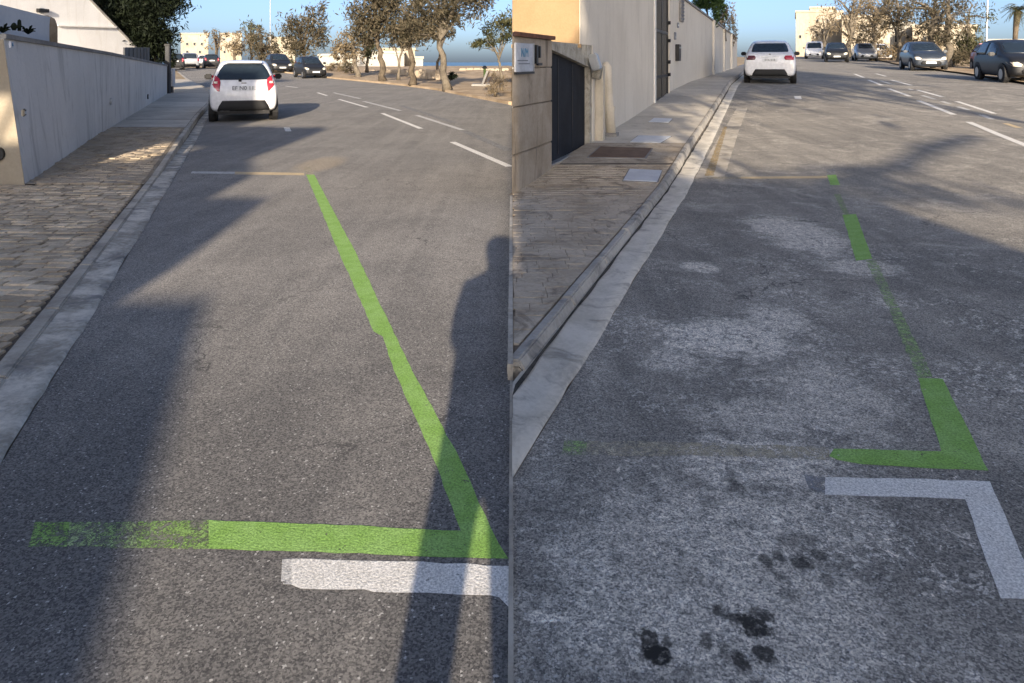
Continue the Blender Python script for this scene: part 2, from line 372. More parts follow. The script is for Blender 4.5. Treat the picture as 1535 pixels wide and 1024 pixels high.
# ------------------------------------------------------------------ objects
def tag(o, label=None, cat=None, group=None, kind=None):
    if label: o['label'] = label
    if cat: o['category'] = cat
    if group: o['group'] = group
    if kind: o['kind'] = kind
    return o
def root_loc(o):
    v = Vector((0, 0, 0))
    while o is not None:
        v = v + o.location; o = o.parent
    return v
def thing(name, loc, label, cat, group=None, rotz=0.0):
    o = bpy.data.objects.new(name, None)
    o.empty_display_size = .2
    C.objects.link(o)
    o.location = loc; o.rotation_euler = (0, 0, rotz)
    return tag(o, label, cat, group)
def link_mesh(name, me, parent):
    o = bpy.data.objects.new(name, me)
    C.objects.link(o)
    if parent is not None: o.parent = parent
    return o
class MB:
    def __init__(s): s.v = []; s.f = []
    def add(s, vs, fs):
        k = len(s.v); s.v += [tuple(v) for v in vs]; s.f += [tuple(i + k for i in f) for f in fs]; return s
    def box(s, c, d, rot=0.0, tilt=None):
        x, y, z = d[0] / 2, d[1] / 2, d[2] / 2
        vs = [Vector((a * x, b * y, e * z)) for e in (-1, 1) for a, b in ((-1, -1), (1, -1), (1, 1), (-1, 1))]
        mt = Matrix.Rotation(rot, 3, 'Z')
        if tilt: mt = mt @ Matrix.Rotation(tilt[1], 3, tilt[0])
        vs = [mt @ v + Vector(c) for v in vs]
        return s.add(vs, [(3, 2, 1, 0), (4, 5, 6, 7), (0, 1, 5, 4), (1, 2, 6, 5), (2, 3, 7, 6), (3, 0, 4, 7)])
    def hexa(s, b, t):                           # four bottom and four top corners
        return s.add(list(b) + list(t), [(3, 2, 1, 0), (4, 5, 6, 7), (0, 1, 5, 4), (1, 2, 6, 5), (2, 3, 7, 6), (3, 0, 4, 7)])
    def prism(s, poly, z0, z1):
        n = len(poly)
        zz0 = z0 if isinstance(z0, (list, tuple)) else [z0] * n
        zz1 = z1 if isinstance(z1, (list, tuple)) else [z1] * n
        vs = [(p[0], p[1], a) for p, a in zip(poly, zz0)] + [(p[0], p[1], a) for p, a in zip(poly, zz1)]
        return s.add(vs, [tuple(range(n - 1, -1, -1)), tuple(range(n, 2 * n))] + [(i, (i + 1) % n, n + (i + 1) % n, n + i) for i in range(n)])
    def extr(s, poly, d):                        # a 3D polygon pushed along d
        n = len(poly); d = Vector(d)
        vs = [Vector(p) for p in poly] + [Vector(p) + d for p in poly]
        return s.add(vs, [tuple(range(n - 1, -1, -1)), tuple(range(n, 2 * n))] + [(i, (i + 1) % n, n + (i + 1) % n, n + i) for i in range(n)])
    def tube(s, pts, rs, n=8, caps=True):
        pts = [Vector(p) for p in pts]; k0 = len(s.v); m = len(pts)
        for i, p in enumerate(pts):
            t = (pts[min(i + 1, m - 1)] - pts[max(i - 1, 0)])
            t = t.normalized() if t.length > 1e-9 else Vector((0, 0, 1))
            a = t.cross(Vector((0, 1, .01)) if abs(t.y) < .9 else Vector((1, 0, 0))).normalized(); b = t.cross(a)
            r = rs[i] if isinstance(rs, (list, tuple)) else rs
            for j in range(n):
                q = 2 * math.pi * j / n
                s.v.append(tuple(p + (a * math.cos(q) + b * math.sin(q)) * r))
        for i in range(m - 1):
            for j in range(n):
                s.f.append((k0 + i * n + j, k0 + i * n + (j + 1) % n, k0 + (i + 1) * n + (j + 1) % n, k0 + (i + 1) * n + j))
        if caps:
            s.f.append(tuple(k0 + j for j in range(n))[::-1]); s.f.append(tuple(k0 + (m - 1) * n + j for j in range(n)))
        return s
    def build(s, name, mat, parent=None, world=True, smooth=False, bevel=0.0):
        off = root_loc(parent) if (parent is not None and world) else Vector((0, 0, 0))
        me = bpy.data.meshes.new(name)
        me.from_pydata([tuple(Vector(v) - off) for v in s.v], [], s.f)
        if mat: me.materials.append(M[mat])
        bm = bmesh.new(); bm.from_mesh(me)
        bmesh.ops.recalc_face_normals(bm, faces=bm.faces)
        if bevel:
            bmesh.ops.bevel(bm, geom=list(bm.edges), offset=bevel, segments=2, affect='EDGES', clamp_overlap=True)
        bm.to_mesh(me); bm.free()
        if smooth: me.shade_smooth()
        me.update()
        return link_mesh(name, me, parent)
def struct(name, mb, mat, parent=None, smooth=False):
    o = mb.build(name, mat, parent, smooth=smooth)
    if parent is None: o['kind'] = 'structure'
    return o
def frange(a, b, d):
    out = []; x = a
    while x < b - 1e-6: out.append(x); x += d
    out.append(b); return out
def sheet(zs, x0, x1, zf, nx=2):                  # a strip of ground between two edges
    mb = MB(); vs = []; fs = []
    for z in zs:
        a, b = x0(z), x1(z)
        for i in range(nx): 
            x = a + (b - a) * i / (nx - 1); vs.append((x, z, zf(x, z)))
    for r in range(len(zs) - 1):
        for i in range(nx - 1):
            k = r * nx + i; fs.append((k, k + 1, k + nx + 1, k + nx))
    return mb.add(vs, fs)

# ------------------------------------------------------------------ ground, sea, roads
g = MB()
zl = frange(-60, 104, 4) + [112, 125]
def zgl(x, z): return hl(z) - .05 if z <= 104 else (-2.2 if z < 115 else -7)
g.v += sheet(zl, lambda z: -400, lambda z: 0, zgl, 9).v
n9 = 9
g.f += [(r * n9 + i, r * n9 + i + 1, (r + 1) * n9 + i + 1, (r + 1) * n9 + i) for r in range(len(zl) - 1) for i in range(n9 - 1)]
zr = frange(-60, 180, 4) + [190, 205]
def zgr(x, z): return hr(z) - .05 if z <= 180 else (-2.2 if z < 200 else -7)
s2 = sheet(zr, lambda z: 0, lambda z: 400, zgr, 9)
g.add(s2.v, s2.f)
step = MB()                                       # the bank between the two levels, inside the corner plot
for a, b in zip(zl[:-3], zl[1:-2]):
    step.add([(0, a, zgl(0, a)), (0, b, zgl(0, b)), (0, b, zgr(0, b)), (0, a, zgr(0, a))], [(0, 1, 2, 3)])
g.add(step.v, step.f)
struct('ground', g, 'earth')
struct('sea', MB().add([(-6000, 90, -4), (6000, 90, -4), (6000, 8000, -4), (-6000, 8000, -4)], [(0, 1, 2, 3)]), 'sea')

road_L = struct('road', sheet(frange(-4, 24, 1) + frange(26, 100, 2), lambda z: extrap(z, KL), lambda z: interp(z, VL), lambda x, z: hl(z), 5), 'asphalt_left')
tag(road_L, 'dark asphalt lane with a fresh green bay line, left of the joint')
road_R = struct('road', sheet(frange(-4, 2, 1) + frange(2.51, 26, .9) + frange(27, 110, 2), lambda z: 0 if z < 2.52 else interp(z, KR), lambda z: interp(z, VR), lambda x, z: hr(z), 5), 'asphalt_right')
tag(road_R, 'dusty worn asphalt lane with oil spots, right of the joint')

# painted markings: thin films on each road
def film(px, s, mat, label, jit=.004, dz=.0012, seg=.06, name='painted_line'):
    ws = [G(u, v, s) for u, v in px]
    out = []
    for a, b in zip(ws, ws[1:] + ws[:1]):
        L = (b - a).length; k = max(1, min(60, int(L / seg)))
        for i in range(k):
            p = a + (b - a) * (i / k)
            j = jit * (1 if i else 0)
            out.append(Vector((p.x + random.uniform(-j, j) * .5, p.y + random.uniform(-j, j) * .6, 0)))
    bm = bmesh.new()
    vs = [bm.verts.new((p.x, p.y, 0)) for p in out]
    f = bm.faces.new(vs)
    bmesh.ops.triangulate(bm, faces=[f])
    # follow the rise of the road
    t = side(s)
    for v in bm.verts: v.co.z = interp(v.co.y, t) + dz
    bmesh.ops.recalc_face_normals(bm, faces=bm.faces)
    me = bpy.data.meshes.new(name); bm.to_mesh(me); bm.free()
    me.materials.append(M[mat])
    o = link_mesh(name, me, road_L if s == 'L' else road_R)
    if label: o['label'] = label
    return o
def dash(a, b, wpx, s, mat, label=None):
    A, B = G(*a, s), G(*b, s)
    d = (B - A); d.z = 0; d.normalize(); nrm = Vector((-d.y, d.x, 0)) * (wpx / 2)
    t = side(s); mb = MB()
    k = max(1, int((B - A).length / 1.5)); vs = []
    for i in range(k + 1):
        p = A + (B - A) * (i / k); zz = interp(p.y, t) + .003
        vs += [(p.x + nrm.x, p.y + nrm.y, zz), (p.x - nrm.x, p.y - nrm.y, zz)]
    mb.add(vs, [(2 * i, 2 * i + 1, 2 * i + 3, 2 * i + 2) for i in range(k)])
    return mb.build('lane_dash', mat, road_L if s == 'L' else road_R)

film([(313, 780), (480, 786), (691, 796), (655, 700), (620, 620), (590, 555), (574, 505), (560, 497), (548, 468), (500, 360), (459, 262), (471, 262), (534, 380), (610, 540), (690, 690), (735, 790), (762, 838), (600, 833), (440, 827), (313, 823)], 'L', 'green', 'solid green bay line turning a corner on the dark asphalt', .006, name='bay_line')
film([(203, 782), (313, 780), (313, 823), (206, 822)], 'L', 'green_worn', 'half worn green end of the bay line', .006, name='bay_line')
film([(104, 783), (203, 782), (206, 822), (100, 820)], 'L', 'green_faint', None, .008, name='bay_line')
film([(52, 783), (104, 783), (100, 820), (42, 820)], 'L', 'green_worn', None, .012, name='bay_line')
film([(437, 838), (600, 842), (764, 849), (764, 912), (748, 896), (735, 893), (688, 892), (640, 889), (560, 888), (545, 884), (450, 883), (437, 877)], 'L', 'white', 'short white line just below the green corner, left lane', .006, name='white_line')
film([(423, 839), (437, 838), (437, 877), (421, 876)], 'L', 'white_worn', None, .006, name='white_line')
film([(352, 257.6), (456, 259.4), (456, 263), (352, 261.6)], 'L', 'ochre', 'thin ochre line across the far end of the green bay', .004, .0014, name='cross_line')
film([(288, 257.2), (352, 257.6), (352, 260.8), (286, 260)], 'L', 'white_worn', None, .004, .0014, name='cross_line')
film([(455, 250), (465, 250), (471, 262), (459, 262)], 'L', 'ochre_faint', None, .004, name='cross_line')
film([(366, 190.3), (428, 192.2), (428, 194), (366, 192)], 'L', 'white_faint', None, .004, name='cross_line')
film([(425, 191), (434, 191), (437, 197), (428, 197)], 'L', 'white', 'small white bay end mark behind the white hatchback', .004, name='white_line')
for a, b in (((573, 170), (631, 193)), ((678, 213), (764, 250)), ((508, 149), (550, 161)), ((476, 139), (490, 143.5)), ((428, 129), (446, 131.5))):
    dash(a, b, .12, 'L', 'white')
for a, b in (((625, 173), (693, 195)), ((545, 152), (600, 166)), ((500, 139), (540, 148))):
    dash(a, b, .13, 'L', 'white_worn')
for a, b in (((695, 196), (764, 226)), ((600, 158), (680, 184))):
    dash(a, b, .2, 'L', 'white_faint')

film([(1240, 263), (1253, 262), (1263, 288), (1249, 289)], 'R', 'green', 'short green piece at the far end of the broken bay line', .006, name='bay_line')
film([(1249, 289), (1258, 288), (1274, 322), (1265, 322)], 'R', 'green_faint', None, .006, name='bay_line')
film([(1263, 322), (1283, 321), (1308, 388), (1283, 391)], 'R', 'green', 'middle piece of the broken green bay line', .006, name='bay_line')
film([(1298, 391), (1312, 389), (1352, 470), (1398, 566), (1380, 567), (1335, 468)], 'R', 'green_faint', 'nearly worn away stretch of the broken green bay line', .012, name='bay_line')
film([(1334, 468), (1352, 468), (1398, 566), (1376, 567)], 'R', 'green_faint', None, .014, .0024, name='bay_line')
film([(1376, 567), (1413, 568), (1447, 635), (1482, 706), (1385, 702), (1290, 696), (1256, 690), (1243, 684), (1250, 673), (1330, 675), (1411, 677)], 'R', 'green', 'green corner of the worn bay line on dusty asphalt', .006, name='bay_line')
film([(880, 661), (1060, 664), (1243, 671), (1243, 690), (1060, 684), (878, 682)], 'R', 'ochre_faint', 'ghost of a scrubbed off line left of the green corner', .012, name='cross_line')
film([(846, 661), (880, 661), (878, 682), (842, 682)], 'R', 'green_faint', None, .012, name='cross_line')
film([(1237, 716), (1360, 718), (1484, 722), (1500, 758), (1540, 850), (1546, 899), (1500, 897), (1478, 840), (1447, 749), (1340, 745), (1237, 742)], 'R', 'white', 'white corner line below the green corner, right lane', .006, name='white_line')
film([(1205, 712), (1237, 716), (1237, 742), (1215, 740)], 'R', 'white_faint', None, .012, name='white_line')
film([(1060, 265.5), (1240, 264), (1240, 267.5), (1060, 269)], 'R', 'ochre_faint', None, .004, .0014, name='cross_line')
film([(1110, 265.2), (1240, 264), (1240, 267.5), (1110, 268.3)], 'R', 'ochre', 'thin pale line across the far end of the broken green bay', .004, .0026, name='cross_line')
film([(1239, 254), (1250, 253), (1253, 262), (1240, 263)], 'R', 'white_faint', None, .004, name='white_line')
film([(1041, 268), (1086, 264.5), (1108, 195), (1120, 163), (1104, 163), (1078, 205)], 'R', 'kerb', 'wider pale concrete gutter beyond the broken green bay', .01, .0012, name='apron')
film([(1056, 264), (1070, 263.5), (1080, 225), (1090, 190), (1085, 190), (1070, 228)], 'R', 'yellow', 'short worn yellow line on the pale gutter', .012, .0026, name='yellow_line')
film([(1118, 149.5), (1190, 145.8), (1190, 147.4), (1118, 151)], 'R', 'white_faint', None, .004, name='cross_line')
film([(1190, 144), (1200, 144), (1202, 148.5), (1192, 148.5)], 'R', 'white', 'small white bay end mark behind the white saloon', .004, name='white_line')
for a, b in (((1332, 133), (1364, 144.5)), ((1377, 151), (1430, 172)), ((1452, 183), (1545, 221)), ((1302, 120), (1322, 128)), ((1281, 111), (1295, 116.5))):
    dash(a, b, .13, 'R', 'white')
for a, b in (((1336, 120), (1366, 128)), ((1375, 135), (1413, 145.5)), ((1434, 152), (1491, 170.5)), ((1313, 110.5), (1328, 114.5))):
    dash(a, b, .12, 'R', 'white')
for a, b in (((1382, 143), (1402, 149)), ((1412, 152), (1424, 156)), ((1436, 160), (1452, 165)), ((1470, 172), (1488, 179)), ((1338, 127), (1368, 135)), ((1320, 121), (1335, 126))):
    dash(a, b, .12, 'R', 'white_worn')
dash((1507, 185), (1528, 192), .12, 'R', 'ochre')
for a, b in (((1207, 97), (1235, 99)), ((1240, 101), (1262, 105)), ((1262, 106), (1276, 109.5))):
    dash(a, b, .16, 'R', 'white_faint')

# ------------------------------------------------------------------ gutters, kerbs, pavements
GWL, GWR, KW = .19, .23, .105
jl = {}
def wob(z, a, seed):
    return a * (math.sin(z * 3.1 + seed) + .6 * math.sin(z * 7.7 + seed * 2) + .4 * math.sin(z * 19 + seed * 3)) / 2
def gutter(name, K, gw, h, z0, z1, mat, seed, label, name_side='L'):
    zs = frange(z0, 24, .12) + frange(25, z1, 2)
    mb = MB(); vs = []
    for z in zs:
        k = extrap(z, K); o = k + (wob(z, .009, seed) + random.uniform(-.003, .003) if z < 12 else 0)
        ins = k - gw
        w2 = wob(z, .008, seed + 4)
        q_ = [(o, z, h(z) + .001), (o - .012, z, h(z) + .014 + w2 * .3), (k - gw * .45, z, h(z) + .012 + w2), (ins - .03, z, h(z) + .022)]
        vs += q_ if name_side == 'L' else [(max(x_, .0 + i_ * -.0004 + .0012), y_, h_) for i_, (x_, y_, h_) in enumerate(q_)]
    n = 4
    mb.add(vs, [(r * n + i, r * n + i + 1, (r + 1) * n + i + 1, (r + 1) * n + i) for r in range(len(zs) - 1) for i in range(n - 1)])
    return tag(struct(name, mb, mat, smooth=True), label)
gut_L = gutter('gutter', KL, GWL, hl, -1.5, 60, 'gutter_left', 1.0, 'narrow patched grey gutter along the brick pavement')
gut_R = gutter('gutter', KR, GWR, hr, 2.52, 60, 'gutter_right', 2.2, 'pale concrete gutter along the brown pavement', 'R')
gr = MB(); vs = []  # shade line at the kerb foot, laid on as a dark strip
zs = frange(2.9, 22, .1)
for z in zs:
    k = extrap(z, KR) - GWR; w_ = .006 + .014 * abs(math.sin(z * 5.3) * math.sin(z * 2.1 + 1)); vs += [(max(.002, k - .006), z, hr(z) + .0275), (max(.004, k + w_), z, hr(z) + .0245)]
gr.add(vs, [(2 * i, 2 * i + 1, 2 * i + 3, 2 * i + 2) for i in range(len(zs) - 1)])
gr.build('kerb_shade', 'kerb_shade', gut_R)
def kerb(K, gw, h, pav, z0, z1, mat, label, lean):
    zs = [z0]
    while zs[-1] < 24: zs.append(zs[-1] + random.uniform(.85, 1.05))
    zs += frange(zs[-1] + 2, z1, 2)
    base = MB()
    vs = []
    for z in zs:
        k = extrap(z, K) - gw; vs += [(k - KW + .01, z, h(z) + pav(z) - .03), (k - .02 - lean * .5, z, h(z) + pav(z) - .03), (k + .012, z, h(z) - .02), (k - KW + .01, z, h(z) - .05)]
    base.add(vs, [(r * 4 + i, r * 4 + (i + 1) % 4, (r + 1) * 4 + (i + 1) % 4, (r + 1) * 4 + i) for r in range(len(zs) - 1) for i in range(4)])
    root = struct('kerb', base, 'bed'); tag(root, label)
    for a, b in zip(zs, zs[1:]):
        a += .006; b -= .006; mb = MB(); bb = []; tt = []
        dz = random.uniform(-.004, .004)
        ka, kb = extrap(a, K) - gw, extrap(b, K) - gw
        mb.hexa([(ka - KW, a, h(a) - .05), (ka, a, h(a) - .01), (kb, b, h(b) - .01), (kb - KW, b, h(b) - .05)],
                [(ka - KW, a, h(a) + pav(a) + .004 + dz), (ka - lean, a, h(a) + pav(a) + .004 + dz), (kb - lean, b, h(b) + pav(b) + .004 + dz), (kb - KW, b, h(b) + pav(b) + .004 + dz)])
        mb.build('kerb_stone', mat, root, bevel=.008)
    return root
kerb(KL, GWL, hl, pL, -1.4, 40, 'kerb', 'low stone kerb along the brick pavement', .012)
kerb(KR, GWR, hr, pR, 3.35, 46, 'kerb_right', 'weathered kerb sloping down to the pale gutter', .045)

# left pavement: bricks near, cobbled concrete, then slabs
def kin_L(z): return extrap(z, KL) - GWL - KW - .006
def lw(z): return -12. if z < 8.42 else wallx(z) - .1
bed = struct('pavement', sheet(frange(-1.5, 8.41, .5), lambda z: -12, kin_L, lambda x, z: hl(z) + pL(z) - .012, 3), 'bed')
tag(bed, 'pavement of worn brown bricks beside the grey wall')
bricks = []
for k in range(3):
    mb = MB().box((0, 0, 0), (.192, .094, .05))
    o = mb.build('brick', 'brick', bed, bevel=.006)
    bricks.append(o.data)
    bpy.data.objects.remove(o)
cnt = 0; extra = MB()
z = 2.62; row = 0
while z < 8.38:
    x = kin_L(z + .05) - .008
    w1 = random.choice((.055, .095, .14, .192))
    lim = -.735 * z - .12
    while x > lim:
        xc = x - w1 / 2
        tz = random.gauss(0, .003)
        if cnt < 299:
            o = bpy.data.objects.new('brick', bricks[row % 3]); C.objects.link(o); o.parent = bed
            o.location = (xc, z, hl(z) + pL(z) - .021 + tz)
            o.scale = (w1 / .192, 1, 1)
            o.rotation_euler = (random.gauss(0, .02), random.gauss(0, .02), random.gauss(0, .014)); cnt += 1
        else:
            extra.box((xc, z, hl(z) + pL(z) - .021 + tz), (w1, .094, .05))
        x -= w1 + .009; w1 = .192
    z += .1015; row += 1
if extra.v: tag(extra.build('brick', 'brick', bed), kind='stuff')
cob = tag(struct('pavement', sheet(frange(8.44, 14.6, .35), lw, kin_L, lambda x, z: hl(z) + pL(z) + .002 * math.sin(z * 9 + x * 5), 6), 'cobble'), 'rough brown pavement with a patch of sun on it')
zj = [14.62, 16.4, 18.3, 20.4, 22.8, 25.4, 28.2, 32, 37, 44]
more = MB(); z = 8.5
while z < 14.5:
    x = kin_L(z + .05) - .01
    w1 = random.choice((.07, .12, .19))
    while x - w1 > lw(z) + .05:
        more.box((x - w1 / 2, z, hl(z) + pL(z) - .016 + random.gauss(0, .004)), (w1, .092, .05), random.gauss(0, .02), ('X', random.gauss(0, .03)))
        x -= w1 + .012; w1 = random.choice((.19, .19, .15))
    z += .104
tag(more.build('brick', 'cobble', cob), kind='stuff')
slabs = struct('pavement', sheet(frange(14.62, 44, 1.2), lambda z: lw(z) if z < 27.7 else wallx(27.7) - .45 * (z - 27.7) - 1.2, kin_L, lambda x, z: hl(z) + pL(z) - .02, 3), 'bed')
tag(slabs, 'pale concrete pavement slabs running up beside the grey wall')
for a, b in zip(zj, zj[1:]):
    f = lambda z: lw(z) if z < 27.7 else wallx(27.7) - .45 * (z - 27.7) - 1.2
    sheet([a + .025, (a + b) / 2, b - .025], f, kin_L, lambda x, z: hl(z) + pL(z) + random.uniform(-.002, .002), 2).build('paving_slab', 'slab', slabs)

# right pavement
def kin_R(z): return extrap(z, KR) - GWR - KW - .006
def pav_left(z): return .008 if z < 7.55 else fac(z) - .05
pav_R = struct('pavement', sheet([3.42] + frange(3.6, 46, .5), pav_left, lambda z: max(pav_left(z) + .004, kin_R(z)), lambda x, z: hr(z) + pR(z) - .007, 3), 'bed_brown')
tag(pav_R, 'brown stained pavement between the pale gutter and the house')
zj = [3.42, 4.35, 5.6, 7.35, 9.3, 10.9, 12.6, 14.6, 16.6, 18.9, 21.2, 24, 27.5, 32, 38, 46]
for i, (a, b) in enumerate(zip(zj, zj[1:])):
    zs = frange(a + .012, b - .012, .4)
    if b > 9.4: sheet(zs, pav_left, lambda z: max(pav_left(z) + .004, kin_R(z)), lambda x, z: hr(z) + pR(z) + .003 * math.sin(z * 4 + x * 6), 5).build('paving_slab', 'slab_brown' if i < 5 else 'slab', pav_R)
more = MB(); z = 3.5
while z < 9.25:
    za_, zb2_ = z - .0475, z + .0475
    ra, rb = kin_R(za_) - .004, kin_R(zb2_) - .004           # the first stone of a course is cut to the kerb
    x = min(ra, rb); w1 = random.choice((.07, .11, .16, .2)); lo_ = max(.008, pav_left(z)); first = True
    while x > lo_ + .012:
        w_ = min(w1, x - lo_); hgt = hr(z) + pR(z) + random.gauss(.001, .0012)
        xr = (ra, rb) if first else (x, x)
        q = [(x - w_, za_), (xr[0], za_), (xr[1], zb2_), (x - w_, zb2_)]
        more.hexa([(p[0], p[1], hgt - .04) for p in q], [(p[0], p[1], hgt + random.gauss(0, .0008)) for p in q])
        x -= w_ + .005; w1 = random.choice((.2, .2, .2, .13)); first = False
    z += .1
tag(more.build('brick', 'slab_brown', pav_R), kind='stuff')
# thin concrete strip standing in for the dividing line, flush where two asphalts meet
ed = MB()
q_ = frange(3.3, 7.5, .7)
for a, b in zip(q_, q_[1:]):
    ed.box((-.008, (a + b) / 2, .03), (.026, b - a - .006, .09))
q_ = frange(-1.0, 3.29, .86)
for a, b in zip(q_, q_[1:]):
    ed.box((-.003, (a + b) / 2, -.01), (.014, b - a - .004, .032))
tag(struct('edging', ed, 'kerb'), 'thin concrete strip standing in for the line dividing the two lanes')
# covers let into the right pavement
def cover(px, mat, label, cat, group=None, slots=False):
    ws = [G(u, v, 'R', pR(9)) for u, v in px]
    c = sum(ws, Vector()) / 4
    zf = lambda p: hr(p.y) + pR(p.y) + .004
    b = [Vector((p.x, p.y, zf(p) - .03)) for p in ws]; t = [Vector((p.x, p.y, zf(p) + .004)) for p in ws]
    root = thing('access_cover', (c.x, c.y, zf(c)), label, cat, group)
    fr = [Vector((c.x + (p.x - c.x) * 1.06, c.y + (p.y - c.y) * 1.1, p.z)) for p in b]
    MB().hexa(fr, [p + Vector((0, 0, .031)) for p in fr]).build('frame', 'wall_edge', root)
    MB().hexa(b, [p + Vector((0, 0, .004)) for p in t]).build('lid', mat, root, bevel=.004)
    return root
cover([(934, 269), (985, 271), (992, 256), (944, 254)], 'cover_pale', 'pale blue grey access cover nearest in the brown pavement', 'manhole cover')
cover([(882, 238), (966, 239), (977, 226), (900, 224)], 'cover_rust', 'wide rusty brown access cover in the pavement by the pipe', 'manhole cover')
cover([(944, 217), (990, 218), (1006, 208), (957, 207)], 'cover_pale', 'pale access cover beyond the rusty one', 'manhole cover')
cover([(972, 186), (1002, 187), (1008, 181), (980, 180)], 'cover_pale', 'small pale cover furthest up the right pavement', 'manhole cover')

# verges
ver = sheet(frange(23.6, 40, .8) + frange(41, 102, 2.5), lambda z: interp(z, VL) + .05, lambda z: 30 if False else max(interp(z, VL) + 30, 2), lambda x, z: hl(z) + .07 + .05 * math.sin(x * 1.3 + z * .7) * (0 if abs(x - interp(z, VL) - .05) < .1 else 1) + .02 * math.sin(x * 3 + z * 2), 24)
# keep the strip on its own side of the corner plot
ver.v = [(min(x, -.02 if z > 20 else x), z, h) for x, z, h in ver.v]
tag(struct('verge', ver, 'soil', smooth=True), 'dry sandy verge under the trees by the sea')
ve = MB()
for a, b in zip(frange(23.6, 70, 1.6), frange(23.6, 70, 1.6)[1:]):
    xa, xb = interp(a, VL), interp(b, VL)
    ve.hexa([(xa - .06, a, hl(a) - .05), (xa + .1, a, hl(a) - .05), (xb + .1, b, hl(b) - .05), (xb - .06, b, hl(b) - .05)],
            [(xa - .06, a, hl(a) + .1), (xa + .1, a, hl(a) + .1), (xb + .1, b, hl(b) + .1), (xb - .06, b, hl(b) + .1)])
tag(struct('verge_kerb', ve, 'soil'), 'low sandy edge between lane and verge')
ver2 = sheet(frange(8, 100, 1.5), lambda z: interp(z, VR) + .02, lambda z: interp(z, VR) + 26, lambda x, z: hr(z) + .08 + .05 * math.sin(x * 1.1 + z * .6) * (0 if abs(x - interp(z, VR)) < .1 else 1), 18)
tag(struct('verge', ver2, 'soil', smooth=True), 'dry sandy verge behind the parked cars')

# ------------------------------------------------------------------ left: wall, white house, fence, box
w0 = Vector((-5.85, 8.42, 0))
gw_ = thing('boundary_wall', (-8, 12, 0), 'long grey rendered wall beside the brick pavement', 'wall')
zw = frange(8.42, 27.68, 1.0)
mb = MB(); vs = []
def wtop(z): return 1.84 + (1.39 - 1.84) * (z - 8.42) / (27.68 - 8.42)
for z in zw:
    x = wallx(z); lean = .26 * max(0, 1 - (z - 8.42) / 6)
    vs += [(x, z, hl(z) - .1), (x - lean, z, wtop(z) - .06), (x - 1.5 - lean, z, wtop(z) - .06), (x - 1.5, z, -.1)]
mb.add(vs, [(r * 4 + i, r * 4 + (i + 1) % 4, (r + 1) * 4 + (i + 1) % 4, (r + 1) * 4 + i) for r in range(len(zw) - 1) for i in range(4)] + [(3, 2, 1, 0), tuple(len(vs) - 4 + i for i in range(4))])
mb.build('wall_body', 'grey_wall', gw_)
mb = MB(); vs = []
for z in zw:
    x = wallx(z); lean = .26 * max(0, 1 - (z - 8.42) / 6)
    vs += [(x - lean + .03, z, wtop(z) - .058), (x - lean + .03, z, wtop(z)), (x - 1.52 - lean, z, wtop(z)), (x - 1.52 - lean, z, wtop(z) - .058)]
mb.add(vs, [(r * 4 + i, r * 4 + (i + 1) % 4, (r + 1) * 4 + (i + 1) % 4, (r + 1) * 4 + i) for r in range(len(zw) - 1) for i in range(4)] + [(3, 2, 1, 0), tuple(len(vs) - 4 + i for i in range(4))])
mb.build('coping', 'wall_edge', gw_)
MB().extr([(-5.853, 8.419, hl(8.4) + .02), (-5.853 - .26, 8.419, 1.775), (-7.6, 8.419, 1.775), (-7.34, 8.419, .02)], (0, -.006, 0)).build('end_face', 'end_render', gw_)
nx_ = Vector((.927, .375, 0)).normalized()        # out of the wall, towards the lane
al = Vector((-.375, .927, 0)).normalized()
def on_wall(u, v):
    t = (u - CX) / F; zz = (-5.85 + .404 * 8.42) / (t + .404)
    z = zz; lean = .26 * max(0, 1 - (z - 8.42) / 6); hgt = H - (v - H0) * z / F
    x = wallx(z) - lean * max(0, min(1, hgt / 1.8))
    z2 = x / t
    return Vector((x, z2, H - (v - H0) * z2 / F))
def wall_disc(name, u, v, r, label, cat, mat1, mat2, square=False):
    c = on_wall(u, v)
    root = thing(name, c, label, cat)
    if square:
        MB().box(c + nx_ * .012, (.03, r * 2.2, r * 1.7), math.atan2(nx_.y, nx_.x)).build('housing', mat1, root, bevel=.012)
        MB().box(c + nx_ * .026, (.012, r * 1.3, r * .8), math.atan2(nx_.y, nx_.x)).build('lens', mat2, root, bevel=.008)
    else:
        MB().tube([c - nx_ * .02, c + nx_ * .03], r, 16).build('ring', mat1, root)
        MB().tube([c + nx_ * .02, c + nx_ * .036], r * .6, 16).build('lens', mat2, root)
    return root
wall_disc('wall_light', 34, 169, .055, 'square dark rimmed lamp low on the near end of the grey wall', 'wall lamp', 'iron', 'cover_pale', True)
wall_disc('wall_light', 165, 152, .07, 'round lamp low in the middle of the grey wall', 'wall lamp', 'steel', 'grey_wall')
wall_disc('wall_light', 221, 145, .075, 'round lamp low at the far end of the grey wall', 'wall lamp', 'iron', 'steel')
c = on_wall(16, 67)
np_ = thing('number_plate', c, 'small blue house number tile high on the near end of the grey wall', 'house number')
MB().box(c + nx_ * .008, (.02, .13, .075), math.atan2(nx_.y, nx_.x)).build('tile', 'cover_pale', np_)
def text_mesh(name, body, size, mat, mtx, parent, ext=.002):
    cu = bpy.data.curves.new(name, 'FONT'); cu.body = body; cu.size = size; cu.align_x = 'CENTER'; cu.align_y = 'CENTER'; cu.extrude = ext
    o = bpy.data.objects.new(name, cu); C.objects.link(o)
    dg = bpy.context.evaluated_depsgraph_get()
    me = bpy.data.meshes.new_from_object(o.evaluated_get(dg))
    bpy.data.objects.remove(o)
    me.materials.clear(); me.materials.append(M[mat])
    me.transform(mtx)
    return link_mesh(name, me, parent)
mt = Matrix.Translation(nx_ * .02) @ Matrix.Rotation(math.atan2(nx_.y, nx_.x) + R(90), 4, 'Z') @ Matrix.Rotation(R(90), 4, 'X')
